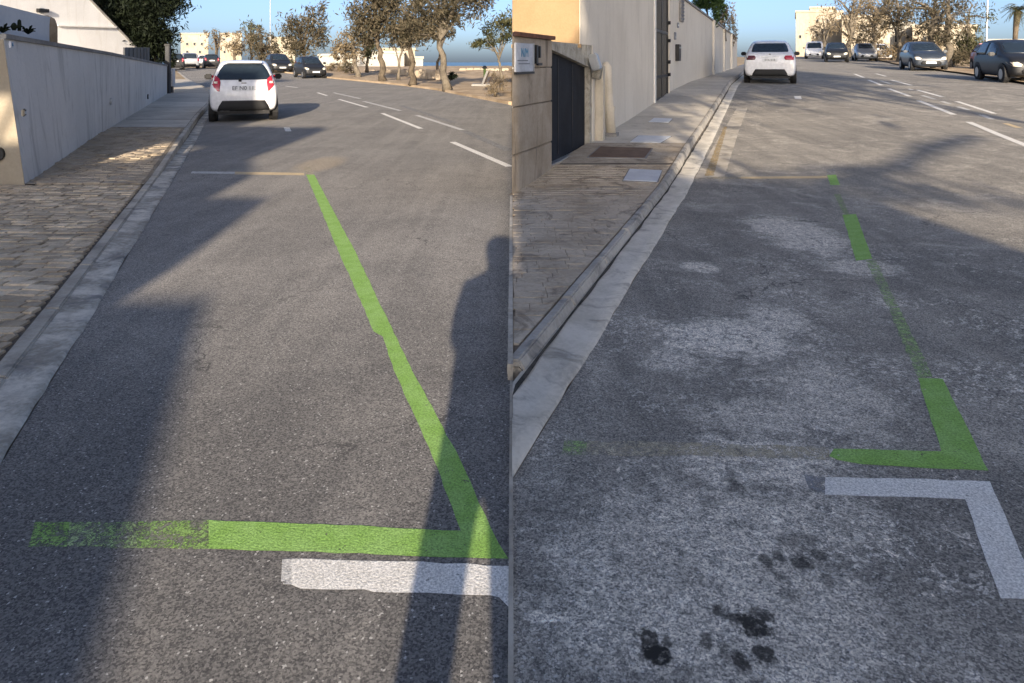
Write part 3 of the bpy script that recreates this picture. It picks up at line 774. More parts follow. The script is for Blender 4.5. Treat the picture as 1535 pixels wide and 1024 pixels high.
text_mesh('numerals', '16', .06, 'sign_blue', mt, np_)
# dark round opening in the end face
o_ = P(0, 231, 8.40)
ho = thing('drain_outlet', o_, 'black round drain mouth in the sunlit end of the grey wall', 'drain')
MB().tube([o_ + Vector((-.03, .05, 0)), o_ + Vector((-.03, -.02, 0))], .085, 16).build('mouth', 'iron', ho)

# low pale parapet and little plants on top of the wall
pp = thing('parapet', (-7, 10, 1.8), 'pale blue parapet standing on the near end of the grey wall', 'wall')
def par(z, off): return -2.948 + .5 - off - .404 * z
mb = MB()
vs = []
for z in frange(8.42, 11.6, .5):
    x = par(z, .5); vs += [(x, z, 1.6), (x, z, 2.24), (x - .18, z, 2.24), (x - .18, z, 1.6)]
k = len(vs) // 4
mb.add(vs, [(r * 4 + i, r * 4 + (i + 1) % 4, (r + 1) * 4 + (i + 1) % 4, (r + 1) * 4 + i) for r in range(k - 1) for i in range(4)] + [(3, 2, 1, 0), tuple(len(vs) - 4 + i for i in range(4))])
mb.build('panel', 'pale_wall', pp)
ze = 11.6
MB().tube([(par(ze, .58), ze, 1.6), (par(ze, .58), ze, 2.1), (par(ze, .58), ze, 2.22), (par(ze, .58), ze, 2.27)], [.16, .16, .12, .03], 12).build('end_post', 'soil', pp, smooth=True)
for i, (u, v0, v1, kind_) in enumerate(((4, 47, 36, 0), (21, 44, 34, 1), (29, 45, 29, 2), (42, 49, 40, 3))):
    zz = 8.6 + i * .22
    b = P(u, v0 + 1.5, zz); t = P(u, v1, zz)
    lab = ('low spreading succulent leftmost on the grey wall', 'stout dark cactus on the near end of the grey wall', 'tall thin cactus on the near end of the grey wall', 'small curled succulent rightmost on the grey wall')[i]
    pl = thing('cactus', b, lab, 'cactus')
    if kind_ in (1, 2):
        MB().tube([b, b + (t - b) * .5, b + (t - b) * .9, t], [.02, .024 if kind_ == 2 else .04, .02, .004], 7).build('stem', 'leaf_dark', pl, smooth=True)
        if kind_ == 1: MB().tube([b + (t - b) * .3, b + (t - b) * .45 + Vector((.05, 0, 0)), b + (t - b) * .8 + Vector((.06, 0, 0))], [.015, .018, .006], 6).build('arm', 'leaf_dark', pl, smooth=True)
    else:
        lf = MB()
        for q in range(9):
            a = q * .7; d = Vector((math.cos(a) * .1, math.sin(a) * .06, .03 + .04 * (q % 3)))
            lf.tube([b, b + d * .6 + Vector((0, 0, .02)), b + d], [.012, .014, .003], 5)
        lf.build('leaves', 'leaf_dark', pl, smooth=True)

wh = thing('white_house', (-17, 28, 0), 'white gabled side of a house rising behind the grey wall', 'house')
def whx(z): return -23.87 + .258 * z
wn_ = Vector((.968, -.25, 0))
mb = MB()
top = lambda z: 1.53 + .807 * (30.7 - z)
zs = frange(23.0, 30.7, 1.1); vs = []
for z in zs: vs += [(whx(z), z, 0), (whx(z), z, top(z)), (whx(z) - .35, z, top(z)), (whx(z) - .35, z, 0)]
mb.add(vs, [(r * 4 + i, r * 4 + (i + 1) % 4, (r + 1) * 4 + (i + 1) % 4, (r + 1) * 4 + i) for r in range(len(zs) - 1) for i in range(4)] + [(3, 2, 1, 0), tuple(len(vs) - 4 + i for i in range(4))])
mb.build('gable_wall', 'white_wall', wh)
vs = []; mb = MB()
for z in zs: vs += [(whx(z) + .05, z, top(z) - .003), (whx(z) + .05, z, top(z) + .07), (whx(z) - .4, z, top(z) + .07), (whx(z) - .4, z, top(z) - .003)]
mb.add(vs, [(r * 4 + i, r * 4 + (i + 1) % 4, (r + 1) * 4 + (i + 1) % 4, (r + 1) * 4 + i) for r in range(len(zs) - 1) for i in range(4)] + [(3, 2, 1, 0), tuple(len(vs) - 4 + i for i in range(4))])
mb.build('verge_trim', 'wall_edge', wh)
# string course on the white wall
vs = []; mb = MB()
def on_wh(u, v):
    t = (u - CX) / F; z = -23.87 / (t - .258); return Vector((whx(z), z, H - (v - H0) * z / F))
p0, p1 = on_wh(84, 38), on_wh(172, 41)
mb.extr([p0 + Vector((.02, 0, -.03)), p1 + Vector((.02, 0, -.03)), p1 + Vector((.02, 0, .03)), p0 + Vector((.02, 0, .03))], (.07, -.02, 0))
mb.build('string_course', 'white_wall', wh)
p0 = on_wh(62, 16)
nx_0 = nx_; nx_ = wn_
wl = thing('wall_lamp', p0 + nx_ * .02, 'small dark lamp on the white house wall', 'wall lamp')
MB().box(p0 + nx_ * .06, (.16, .42, .13), math.atan2(nx_.y, nx_.x)).build('lamp_shade', 'iron', wl, bevel=.01)
MB().box(p0 + nx_ * .02, (.04, .16, .2), math.atan2(nx_.y, nx_.x)).build('bracket', 'steel', wl)
nx_ = nx_0

fe = thing('fence', (wallx(25), 25, 1.4), 'dark panel fence on the far end of the grey wall', 'fence')
for i, z in enumerate(frange(21.5, 27.4, .98)[:-1]):
    x = wallx(z) - .75
    MB().hexa([(x, z, wtop(z)), (x - .05, z, wtop(z)), (x - .4 - .05, z + .95, wtop(z)), (x - .4, z + .95, wtop(z))],
              [(x, z, 1.95 + .02 * i), (x - .05, z, 1.95 + .02 * i), (x - .45, z + .95, 1.97 + .02 * i), (x - .4, z + .95, 1.97 + .02 * i)]).build('fence_panel', 'dark_fence', fe)
b = Vector((-13.75, 28.0, .2))
po = thing('gate_post', b, 'dark square post at the far end of the grey wall', 'post')
MB().box(b + Vector((0, 0, .95)), (.17, .17, 2.0)).build('shaft', 'dark_fence', po, bevel=.02)
MB().box(b + Vector((0, 0, 1.98)), (.22, .22, .08)).build('cap', 'iron', po, bevel=.01)
b = G(256, 139, 'L', .14)
bx = thing('meter_cabinet', b, 'white louvred meter cabinet on a dark foot by the post', 'cabinet')
MB().box(b + Vector((0, 0, .14)), (.16, .16, .28)).build('foot', 'iron', bx)
MB().box(b + Vector((0, 0, .62)), (.27, .22, .72)).build('case', 'cover_pale', bx, bevel=.01)
for k in range(5): MB().box(b + Vector((0, -.115, .4 + k * .11)), (.2, .01, .03)).build('slat', 'steel', bx)

# ------------------------------------------------------------------ right: corner pillar, store door, beige house, gate, long wall
sd = Vector((.340, .940, 0)).normalized()         # along the front
sn = Vector((.940, -.340, 0)).normalized()        # out towards the lane
ang = math.atan2(sd.y, sd.x)
def fp(z): return Vector((fac(z), z, 0))
def on_fac(u, v, out=0.0):
    t = (u - CX) / F; z = 2.733 / (.362 - t); p = Vector((fac(z), z, H - (v - H0) * z / F)); return p + sn * out
def zu(u): return 2.733 / (.362 - (u - CX) / F)
ps = thing('gate_pillar', fp(7.55), 'broad brown stained stone pillar on the street corner', 'pillar')
z0, z1 = 7.55, 8.96
a, b = fp(z0), fp(z1)
def block(a, b, depth, lo, hi, out=0.0):
    a2, b2 = a + sn * out, b + sn * out
    c_, d_ = b - sn * depth, a - sn * depth
    c_.x = max(c_.x, .005); d_.x = max(d_.x, .005)
    L = lambda p, q: (p.x, p.y, q)
    lo = lo if isinstance(lo, tuple) else (lo, lo); hi = hi if isinstance(hi, tuple) else (hi, hi)
    return MB().hexa([L(a2, lo[0]), L(b2, lo[1]), L(c_, lo[1]), L(d_, lo[0])], [L(a2, hi[0]), L(b2, hi[1]), L(c_, hi[1]), L(d_, hi[0])])
for k, (q0, q1) in enumerate(((-.05, .48), (.488, 1.0), (1.008, 1.43), (1.438, 1.78))):
    block(a, b, .5, q0, q1, .0 if k % 2 == 0 else .003).build('stone', 'pillar', ps, bevel=.01)
block(a - sd * .0, b + sd * .03, .52, 1.782, 1.83, .04).build('cap', 'rust', ps)
# sign on the pillar
sp_ = on_fac(779, 88, .02)
sg = thing('wall_sign', sp_, 'faded pale notice board with blue lettering on the corner pillar', 'sign')
za, zb_ = 7.6, 8.16
q = [fp(za), fp(zb_)]
def plate_on(zA, zB, lo, hi, th, out, name, mat, root, bev=.0):
    A_, B2 = fp(zA) + sn * out, fp(zB) + sn * out
    return MB().extr([(A_.x, A_.y, lo), (B2.x, B2.y, lo), (B2.x, B2.y, hi), (A_.x, A_.y, hi)], sn * th).build(name, mat, root, bevel=bev)
plate_on(za, zb_, 1.39, 1.71, .02, .005, 'board', 'sign_board', sg, .004)
plate_on(za - .0, zb_ + .02, 1.365, 1.388, .035, .004, 'bottom_rail', 'iron', sg)
plate_on(zb_ + .004, zb_ + .03, 1.39, 1.72, .028, .004, 'side_rail', 'steel', sg)
mt = Matrix.Translation((fp((za + zb_) / 2) + sn * .027 + Vector((0, 0, 1.6))) - sp_) @ Matrix.Rotation(ang, 4, 'Z') @ Matrix.Rotation(R(90), 4, 'X')
text_mesh('lettering', 'N/M', .14, 'sign_blue', mt, sg)
plate_on(za + .05, zb_ - .18, 1.51, 1.522, .003, .0255, 'print_line', 'sign_grey', sg)
plate_on(za + .08, zb_ - .12, 1.475, 1.486, .003, .0255, 'print_line', 'sign_grey', sg)
lt = thing('gate_latch', on_fac(799, 82, .02), 'dark hooked latch beside the notice board', 'latch')
plate_on(8.27, 8.33, 1.48, 1.7, .03, .004, 'bar', 'iron', lt)
plate_on(8.39, 8.43, 1.55, 1.69, .03, .004, 'bar', 'iron', lt)
plate_on(8.335, 8.48, 1.46, 1.49, .03, .004, 'hook', 'iron', lt)

# low wall with the black store door
st = thing('store_front', fp(9), 'low lichened stone front with a black metal door beside the corner pillar', 'store front')
zt = 10.27
a, b = fp(8.99), fp(11.05)
block(a, b, .5, -.05, .17, -.004).build('sill', 'slab_brown', st)
def face(pts, out, th, name, mat, root):
    w = [fp(z) + sn * out + Vector((0, 0, h)) for z, h in pts]
    return MB().extr(w, sn * th).build(name, mat, root)
face([(8.99, 1.66), (10.9, 1.42), (11.04, 1.42), (11.04, 1.765), (8.99, 1.765)], -.12, .11, 'lintel', 'lichen', st)
face([(8.99, .17), (10.92, .2), (10.92, 1.47), (8.99, 1.72)], -.17, .08, 'door', 'black_metal', st)
face([(10.93, .17), (11.05, .17), (11.05, 1.42), (10.93, 1.42)], -.17, .16, 'jamb', 'lichen', st)
face([(8.99, .165), (10.92, .165), (10.92, .185), (8.99, .185)], -.088, .08, 'threshold', 'steel', st)
for k in range(2):
    face([(9.5 + k * .7, .25), (9.515 + k * .7, .25), (9.515 + k * .7, 1.55 - k * .08), (9.5 + k * .7, 1.55 - k * .08)], -.089, .006, 'seam', 'iron', st)

hs = thing('beige_house', (1, 14, 0), 'beige house with a gable tinted as by warm sun above the black door', 'house')
c0 = Vector((.99, 10.28, 0))
gd = Vector((-.94, .34, 0))
c1 = c0 + gd * (.99 / .94)
hh = 6.2
# front gable (faces down the street), its beige coloured as if in warm sun
pts = [c0, c1, c1 + Vector((0, .3, 0)), c0 + Vector((-.1, .28, 0))]
MB().prism([(p.x + (.006 if i in (1, 2) else 0), p.y) for i, p in enumerate(pts)], 1.77, hh).build('gable_wall', 'house_sun_tint', hs)
MB().hexa([c0 + sn * .03 - sd * .05 + Vector((0, 0, 1.71)), c1 - sd * .05 + Vector((.006, 0, 1.71)), c1 + Vector((.006, 0, 1.71)), c0 + sn * .03 + Vector((0, 0, 1.71))],
          [c0 + sn * .03 - sd * .05 + Vector((0, 0, 1.765)), c1 - sd * .05 + Vector((.006, 0, 1.765)), c1 + Vector((.006, 0, 1.765)), c0 + sn * .03 + Vector((0, 0, 1.765))]).build('ledge', 'house_sun_tint', hs)
# street wall
a, b = fp(10.31), fp(17.3)
block(a, fp(11.06), .3, 1.76, hh, .002).build('street_wall', 'house', hs)
block(fp(11.06), b, .3, -.1, hh, .002).build('street_wall', 'house', hs)
MB().prism([(.006, 10.7), (1.5, 12.8), (3.1, 17.3), (5.2, 26), (.006, 26)], 5.9, 6.2).build('roof', 'wall_edge', hs)
MB().prism([(.006, 10.95), (.25, 10.95), (.25, 25.9), (.006, 25.9)], -.1, 5.9).build('side_wall', 'house', hs)
MB().prism([(.26, 25.6), (5.0, 25.6), (5.0, 25.9), (.26, 25.9)], -.1, 5.9).build('back_wall', 'house', hs)
block(fp(17.12), fp(17.3), .02, .3, hh, .035).build('edge_trim', 'trim', hs)
# gate
gt = thing('iron_gate', fp(18.6) + Vector((0, 0, .5)), 'tall black iron gate between beige walls', 'gate')
zg0, zg1 = 17.34, 19.7
block(fp(zg0), fp(zg1), .04, .36, .5, -.0).build('step', 'slab', gt)
A_, B2 = fp(zg0) - sn * .03, fp(zg1) - sn * .03
L_ = (B2 - A_).length; d_ = (B2 - A_).normalized()
for q0, q1 in ((.0, .07), (L_ - .07, L_), (L_ / 2 - .03, L_ / 2 + .03)):
    MB().box(A_ + d_ * (q0 + q1) / 2 + Vector((0, 0, 2.1)), (q1 - q0, .06, 3.2), ang).build('stile', 'iron', gt)
for hz in (.55, 1.12, 2.3, 3.6): MB().box(A_ + d_ * L_ / 2 + Vector((0, 0, hz)), (L_, .05, .07), ang).build('rail', 'iron', gt)
for k in range(15):
    MB().tube([A_ + d_ * (.16 + k * .145) + Vector((0, 0, .52)), A_ + d_ * (.16 + k * .145) + Vector((0, 0, 3.6))], .014, 6).build('bar', 'iron', gt)
MB().box(A_ + d_ * L_ / 2 - sn * .04 + Vector((0, 0, 2.42)), (L_, .01, 2.4), ang).build('panel', 'car_trim', gt)
MB().box(A_ + d_ * L_ / 2 - sn * .05 + Vector((0, 0, .84)), (L_, .01, .56), ang).build('kick_plate', 'sign_grey', gt)
for hz in (1.15, 1.5, 2.1, 2.6): MB().tube([A_ + d_ * (L_ - .05) + sn * .02 + Vector((0, 0, hz)), A_ + d_ * (L_ - .05) + sn * .1 + Vector((0, 0, hz))], .05, 8).build('hinge', 'iron', gt)
lt2 = MB().box(A_ + d_ * L_ / 2 + sn * 0 + Vector((0, 0, 4.9)), (L_ + .1, .3, 2.5), ang); lt2.build('lintel_wall', 'house', hs)
# jamb and long boundary wall
def fp2(z): return Vector((fac(z), z, 0))
bw = thing('garden_wall', fp2(26), 'long beige garden wall climbing beyond the iron gate', 'wall')
block(fp(19.72), fp(20.1), .35, .3, 4.2, .03).build('jamb', 'house', bw)
zs = frange(20.1, 41, 1.5); vs = []; mb = MB()
sn2 = Vector((.9236, -.3833, 0))
def gtop(z): return 3.7 if z < 22.6 else 3.5 + (2.85 - 3.5) * (z - 22.6) / 18.4
zz_ = [20.1, 22.58, 22.62] + [q for q in zs if q > 23]
for z in zz_:
    p = fp2(z); i_ = p - sn2 * .3
    vs += [(p.x, p.y, hr(z) - .1), (p.x, p.y, gtop(z)), (i_.x, i_.y, gtop(z)), (i_.x, i_.y, hr(z) - .1)]
mb.add(vs, [(r * 4 + i, r * 4 + (i + 1) % 4, (r + 1) * 4 + (i + 1) % 4, (r + 1) * 4 + i) for r in range(len(zz_) - 1) for i in range(4)] + [(3, 2, 1, 0), tuple(len(vs) - 4 + i for i in range(4))])
mb.build('wall_body', 'house', bw)
vs = []; mb = MB()
zc = [q for q in zz_ if q > 22.6]
for z in zc:
    p = fp2(z) + sn2 * .05; i_ = p - sn2 * .4
    vs += [(p.x, p.y, gtop(z) + .003), (p.x, p.y, gtop(z) + .07), (i_.x, i_.y, gtop(z) + .07), (i_.x, i_.y, gtop(z) + .003)]
mb.add(vs, [(r * 4 + i, r * 4 + (i + 1) % 4, (r + 1) * 4 + (i + 1) % 4, (r + 1) * 4 + i) for r in range(len(zc) - 1) for i in range(4)] + [(3, 2, 1, 0), tuple(len(vs) - 4 + i for i in range(4))])
mb.build('coping', 'wall_edge', bw)
for z in (30, 34, 37.5): MB().box(fp2(z) + sn2 * .03 + Vector((0, 0, (gtop(z) + hr(z)) / 2)), (.1, .35, gtop(z) - hr(z) + .1), math.atan2(sn2.y, sn2.x)).build('pier', 'house', bw)
def fix(u, v, name, label, cat, w, h, d, mat):
    t = (u - CX) / F
    z = 3.84 / (.415 - t); p = Vector((t * z, z, H - (v - H0) * z / F)) + sn2 * (d / 2 + .003)
    root = thing(name, p, label, cat)
    MB().box(p, (d, w, h), math.atan2(sn2.y, sn2.x)).build('case', mat, root, bevel=.008)
    return root, p, z
r_, p_, z_ = fix(1013.5, 79, 'letter_box', 'black letter box on the wall beside the iron gate', 'letter box', .34, .5, .12, 'iron')
MB().box(p_ + sn2 * .065 + Vector((0, 0, .15)), (.02, .26, .04), math.atan2(sn2.y, sn2.x)).build('slot', 'steel', r_)
r_, p_, z_ = fix(1010.5, 54, 'intercom', 'small dark intercom above the letter box', 'intercom', .16, .22, .05, 'sign_grey')
MB().box(p_ + sn2 * .03 + Vector((0, 0, -.04)), (.02, .06, .06), math.atan2(sn2.y, sn2.x)).build('button', 'steel', r_)
r_, p_, z_ = fix(1015.5, 38, 'house_number', 'small dark number tile above the intercom', 'house number', .24, .16, .03, 'sign_grey')
MB().box(p_ + sn2 * .016, (.012, .16, .05), math.atan2(sn2.y, sn2.x)).build('numeral_strip', 'cover_pale', r_)
r_, p_, z_ = fix(1020, 15, 'window_grille', 'grey louvred wall vent high beside the iron gate', 'vent', .62, .75, .06, 'wall_edge')
for k in range(6): MB().box(p_ + sn2 * .035 + Vector((0, 0, -.28 + k * .11)), (.03, .52, .06), math.atan2(sn2.y, sn2.x), ('Y', .5)).build('slat', 'sign_grey', r_)
# pipes and meter
pi = thing('drain_pipe', on_fac(907, 205), 'cream drain pipe standing against the beige wall', 'pipe')
c = fp(11.72) + sn * .09; base = pR(11) + hr(11.7)
MB().tube([c + Vector((.06, 0, base)), c + Vector((.03, 0, .72)), c + Vector((.02, 0, .74)), c + Vector((-.01, 0, 1.42)), c + Vector((-.03, 0, 1.5))], [.085, .085, .083, .083, .04], 14).build('pipe', 'pipe', pi, smooth=True)
MB().tube([c + Vector((.03, 0, .68)), c + Vector((.03, 0, .76))], .1, 14).build('collar', 'pipe', pi)
MB().box(c + Vector((.07, 0, base + .03)), (.22, .2, .06), ang).build('foot', 'wall_edge', pi)
pi2 = thing('wall_post', on_fac(893, 205), 'flat cream post between the black door and the pipe', 'post')
c = fp(11.3) + sn * .06
MB().box(c + Vector((0, 0, .77)), (.2, .14, 1.36), ang).build('shaft', 'pipe', pi2, bevel=.02)
mt_ = thing('meter_box', on_fac(880, 98, .1), 'grey metal meter box on a bracket above the cream pipes', 'meter box')
c = fp(10.86) + sn * .09
MB().box(c + Vector((0, 0, 1.5)), (.16, .14, .26), ang, ('X', -.3)).build('case', 'steel', mt_, bevel=.02)
MB().box(c + sd * .16 + Vector((0, 0, 1.34)), (.14, .13, .22), ang, ('X', .2)).build('cover', 'lichen', mt_, bevel=.015)
MB().tube([c + sd * .12 + Vector((0, 0, 1.48)), c + sd * .2 + Vector((0, 0, 1.44))], .05, 8).build('cap', 'trim', mt_)

# ------------------------------------------------------------------ trees
def leaf_cloud(crowns, size, mat, name, parent, elong=3.4, mult=1.1):
    crowns = [c_[:6] + (int(c_[6] * mult),) for c_ in crowns]
    off = root_loc(parent)
    V = []; 
    for (cx, cy, cz, rx, ry, rz, n) in crowns:
        nc = max(6, n // 34)
        d = rng.normal(size=(nc, 3)); d /= np.linalg.norm(d, axis=1)[:, None]
        rad = rng.uniform(.25, 1.0, nc) ** .55
        cc = d * rad[:, None]
        sig = np.array([rx, ry, rz]) * .2 * rng.uniform(.6, 1.6, (nc, 1))
        idx = rng.integers(0, nc, n)
        p = cc[idx] * np.array([rx, ry, rz]) + rng.normal(size=(n, 3)) * sig[idx]
        V.append(p + np.array([cx, cy, cz]))
    pts = np.concatenate(V) - np.array(off)
    n = len(pts)
    a = rng.normal(size=(n, 3)); a[:, 2] += rng.choice([-.4, .7], n); a /= np.linalg.norm(a, axis=1)[:, None]
    b = np.cross(a, rng.normal(size=(n, 3))); b /= np.linalg.norm(b, axis=1)[:, None]
    s = size * .46 * rng.uniform(.5, 1.5, (n, 1))
    a = a * s * elong * .5; b = b * s * .5
    v = np.stack([pts - a, pts + b * .9, pts + a, pts - b * .9], 1).reshape(-1, 3)
    me = bpy.data.meshes.new(name)
    me.vertices.add(4 * n); me.vertices.foreach_set('co', v.ravel())
    me.loops.add(4 * n); me.loops.foreach_set('vertex_index', np.arange(4 * n))
    me.polygons.add(n); me.polygons.foreach_set('loop_start', np.arange(n) * 4); me.polygons.foreach_set('loop_total', np.full(n, 4))
    me.materials.append(M[mat]); me.update(); me.validate()
    return link_mesh(name, me, parent)
def tree(name, label, path, r0, crowns, leaf, size, bark='bark', limbs=9, twigs=0, group=None, cat='tree', crown_name='crown', elong=3.4, mult=1.1):
    path = [Vector(p) for p in path]
    root = thing(name, path[0], label, cat, group)
    mb = MB()
    pp_ = []
    for a, b in zip(path, path[1:]):
        for k in range(3): pp_.append(a.lerp(b, k / 3) + Vector((random.gauss(0, r0 * .25), random.gauss(0, r0 * .25), 0)) * (1 if pp_ else 0))
    pp_.append(path[-1])
    n = len(pp_)
    rs = [r0 * (1.35 if i == 0 else 1.0 - .65 * i / n) for i in range(n)]
    rs = [q * .8 for q in rs]
    mb.tube(pp_, rs, 8)
    tw = MB()
    for k in range(limbs):
        cw = crowns[k % len(crowns)]
        st_ = pp_[random.randint(int(n * .55), n - 1)]
        d = Vector((random.gauss(0, 1), random.gauss(0, 1), random.gauss(.3, .8))).normalized()
        e = Vector((cw[0] + d.x * cw[3] * .85, cw[1] + d.y * cw[4] * .85, cw[2] + d.z * cw[5] * .85))
        m_ = st_.lerp(e, .5) + Vector((0, 0, (e - st_).length * .08))
        rr = r0 * .38
        mb.tube([st_, st_.lerp(m_, .5), m_, m_.lerp(e, .5), e], [rr, rr * .8, rr * .6, rr * .4, rr * .15], 5, False)
        for q in range(twigs):
            s_ = m_.lerp(e, random.random()) if q % 3 else st_.lerp(m_, random.uniform(.4, 1))
            L = random.uniform(.25, .6) * min(cw[3], cw[5])
            dd = (d + Vector((random.gauss(0, .7), random.gauss(0, .7), random.gauss(.35, .5)))).normalized()
            f_ = s_ + dd * L; h_ = s_.lerp(f_, .5) + Vector((0, 0, L * .06))
            tw.tube([s_, h_, f_], [rr * .22, rr * .16, rr * .05], 3, False)
            for w in range(3):
                s3 = s_.lerp(f_, random.uniform(.3, 1)); d3 = (dd + Vector((random.gauss(0, .8), random.gauss(0, .8), random.gauss(.2, .5)))).normalized()
                tw.tube([s3, s3 + d3 * L * .5], [rr * .12, rr * .04], 3, False)
    mb.build('trunk', bark, root, smooth=True)
    if tw.v: tag(tw.build('twigs', bark, root), kind='stuff')
    if leaf: leaf_cloud(crowns, size, leaf, crown_name, root, elong, mult)
    return root
def crown_px(u, v, z, ru, rv, depth, n):
    c = P(u, v, z); return (c.x, c.y, c.z, ru * z / F, depth, rv * z / F, n)

# dark conifer behind the white house
z = 30.
tree('conifer', 'dark conifer leaning over the white house', [P(205, 120, 31), P(203, 60, 31), P(200, -10, 31)], .22,
     [crown_px(195, 25, 31, 52, 45, 1.6, 5200), crown_px(170, -10, 31.5, 60, 30, 1.6, 3500), crown_px(235, 5, 30.5, 38, 24, 1.2, 1500), crown_px(215, 58, 31, 36, 28, 1.2, 2600)], 'leaf_dark', .13, 'bark', 14, 2, mult=2.4)
tree('bush', 'dark clipped bush behind the fence panels', [P(232, 118, 31.5), P(232, 100, 31.5), P(232, 84, 31.5)], .08, [crown_px(228, 84, 31.5, 26, 18, .9, 1600)], 'leaf_dark', .12, 'bark', 5, cat='bush')
tree('bush', 'dark bush on the pavement beyond the meter cabinet', [G(256, 104, 'L'), P(256, 98, 60), P(257, 90, 60)], .08, [crown_px(257, 91, 60, 9, 11, .8, 700)], 'leaf_dark', .14, 'bark', 4, cat='bush')

# trees on the seaside verge
def gp(u, v, s='L', dz=.08): return G(u, v, s, dz)
TG = 'trees along the seaside verge'
b = gp(671, 135); z = b.y
tree('tamarisk_tree', 'nearest forked tree on the sandy verge, trunk thick at the foot', [b, P(664, 95, z), P(658, 60, z), P(664, 35, z)], .23,
     [crown_px(695, 8, z, 40, 26, 1.3, 1700), crown_px(645, 5, z, 30, 34, 1.3, 1500), crown_px(632, 45, z, 26, 18, 1.1, 1100), crown_px(672, 28, z, 26, 18, 1.0, 600), crown_px(715, -12, z, 30, 22, 1.0, 700)], 'leaf_brown', .13, 'bark_grey', 13, 6, TG)
b = gp(618, 128); z = b.y
tree('tamarisk_tree', 'straight brown tree second on the verge, broad drooping crown', [b, P(616, 95, z), P(615, 60, z), P(613, 30, z)], .22,
     [crown_px(612, 45, z, 30, 22, 1.3, 1900), crown_px(628, 20, z, 30, 26, 1.3, 1500), crown_px(600, 50, z, 18, 14, .9, 700)], 'leaf_brown', .14, 'bark', 9, 4, TG)
b = gp(597, 120); z = b.y
tree('tamarisk_tree', 'slim pale tree behind the straight brown one', [b, P(599, 95, z), P(602, 70, z)], .13, [crown_px(602, 55, z, 18, 18, 1.1, 900)], 'leaf_brown', .16, 'bark_grey', 6, 3, TG)
b = gp(574, 122); z = b.y
tree('tamarisk_tree', 'dense dark crowned tree third on the verge, slightly leaning', [b, P(572, 95, z), P(568, 70, z), P(564, 30, z)], .26,
     [crown_px(562, 22, z, 36, 34, 1.7, 3200), crown_px(548, 45, z, 24, 22, 1.3, 1300), crown_px(578, -5, z, 30, 26, 1.4, 1500)], 'leaf_brown', .17, 'bark', 10, 4, TG)
b = gp(656, 118); z = b.y
tree('tamarisk_tree', 'thin dark trunk just behind the forked tree', [b, P(656, 100, z), P(660, 80, z), P(664, 60, z)], .15, [crown_px(668, 50, z, 14, 12, .8, 260)], 'leaf_brown', .16, 'bark', 5, 3, TG)
b = gp(536, 116); z = b.y
tree('tamarisk_tree', 'sparse greyish tree fourth along the verge', [b, P(534, 100, z), P(531, 80, z), P(528, 66, z)], .26, [crown_px(528, 66, z, 22, 22, 1.5, 900), crown_px(512, 78, z, 16, 14, 1.2, 500)], 'leaf_dry', .17, 'bark_grey', 8, 6, TG)
b = gp(551, 116); z = b.y + 4
tree('tamarisk_tree', 'thin trunked tree in front of the white sea front building', [P(550, 108, z), P(550, 90, z), P(553, 75, z)], .16, [crown_px(552, 72, z, 16, 14, 1.2, 500)], 'leaf_olive', .2, 'bark', 5, 2, TG)
z = 34.
tree('olive_tree', 'wind bent green tree against the sea at the street corner', [P(752, 118, z), P(750, 100, z), P(748, 92, z), P(752, 76, z)], .1,
     [crown_px(750, 48, z, 26, 17, 1.0, 1100), crown_px(722, 66, z, 16, 8, .8, 420), crown_px(762, 30, z, 18, 14, .8, 500)], 'leaf_olive', .12, 'bark_grey', 9, 5)
b = gp(742, 145); z = b.y
tree('shrub', 'dry leafless shrub on the verge at the street corner', [b, P(744, 130, z), P(747, 118, z)], .06, [crown_px(745, 128, z, 16, 17, .5, 500)], 'leaf_dry', .06, 'bark', 14, 6, cat='shrub')
# far left trees behind the white hatchback
for (u, vb, zz, crowns, leaf, lab, nl) in (
    (456, 98, 72, [(455, 55, 34, 32, 3800), (440, 50, 16, 32, 1500), (476, 35, 16, 32, 1700)], 'leaf_brown', 'broad brown crowned tree behind the dark hatchback', 10),
    (392, 100, 80, [(388, 62, 22, 20, 1900), (402, 78, 18, 18, 1500)], 'leaf_brown', 'brown tree right above the roof of the white hatchback', 8),
    (352, 100, 84, [(355, 58, 16, 14, 600), (350, 70, 20, 12, 600)], 'leaf_dry', 'thin pale tree in front of the cream building, left of the roof', 8),
    (325, 98, 86, [(322, 58, 14, 16, 420)], 'leaf_dry', 'thinnest bare tree in front of the cream building', 7),
    (376, 98, 88, [(378, 48, 14, 18, 800)], 'leaf_olive', 'tall narrow tree behind the roof of the white hatchback', 7)):
    b = P(u, vb, zz)
    tree('tamarisk_tree', lab, [b, P(u, vb - 14, zz), P(u - 1, vb - 30, zz)], .28, [crown_px(c[0], c[1], zz, c[2], c[3], 2.2, c[4]) for c in crowns], leaf, .26, 'bark', nl, 8, 'trees at the far end of the left lane', mult=.5)
for (u, v, zz, ru, rv, n, leaf, lab) in ((500, 102, 60, 14, 8, 500, 'leaf_dry', 'dry bush beside the dark hatchback'), (522, 103, 56, 10, 9, 420, 'leaf_brown', 'brown bush behind the fourth verge tree'),
                                         (440, 96, 68, 12, 9, 500, 'leaf_olive', 'olive bush between the two dark cars'), (677, 114, 38, 8, 5, 260, 'leaf_dark', 'low dark bush right of the forked tree')):
    b = P(u, v + rv, zz)
    tree('bush', lab, [b, P(u, v + rv * .4, zz), P(u, v, zz)], .05, [crown_px(u, v, zz, ru, rv, .9, n)], leaf, .14, 'bark', 5, 0, cat='bush')

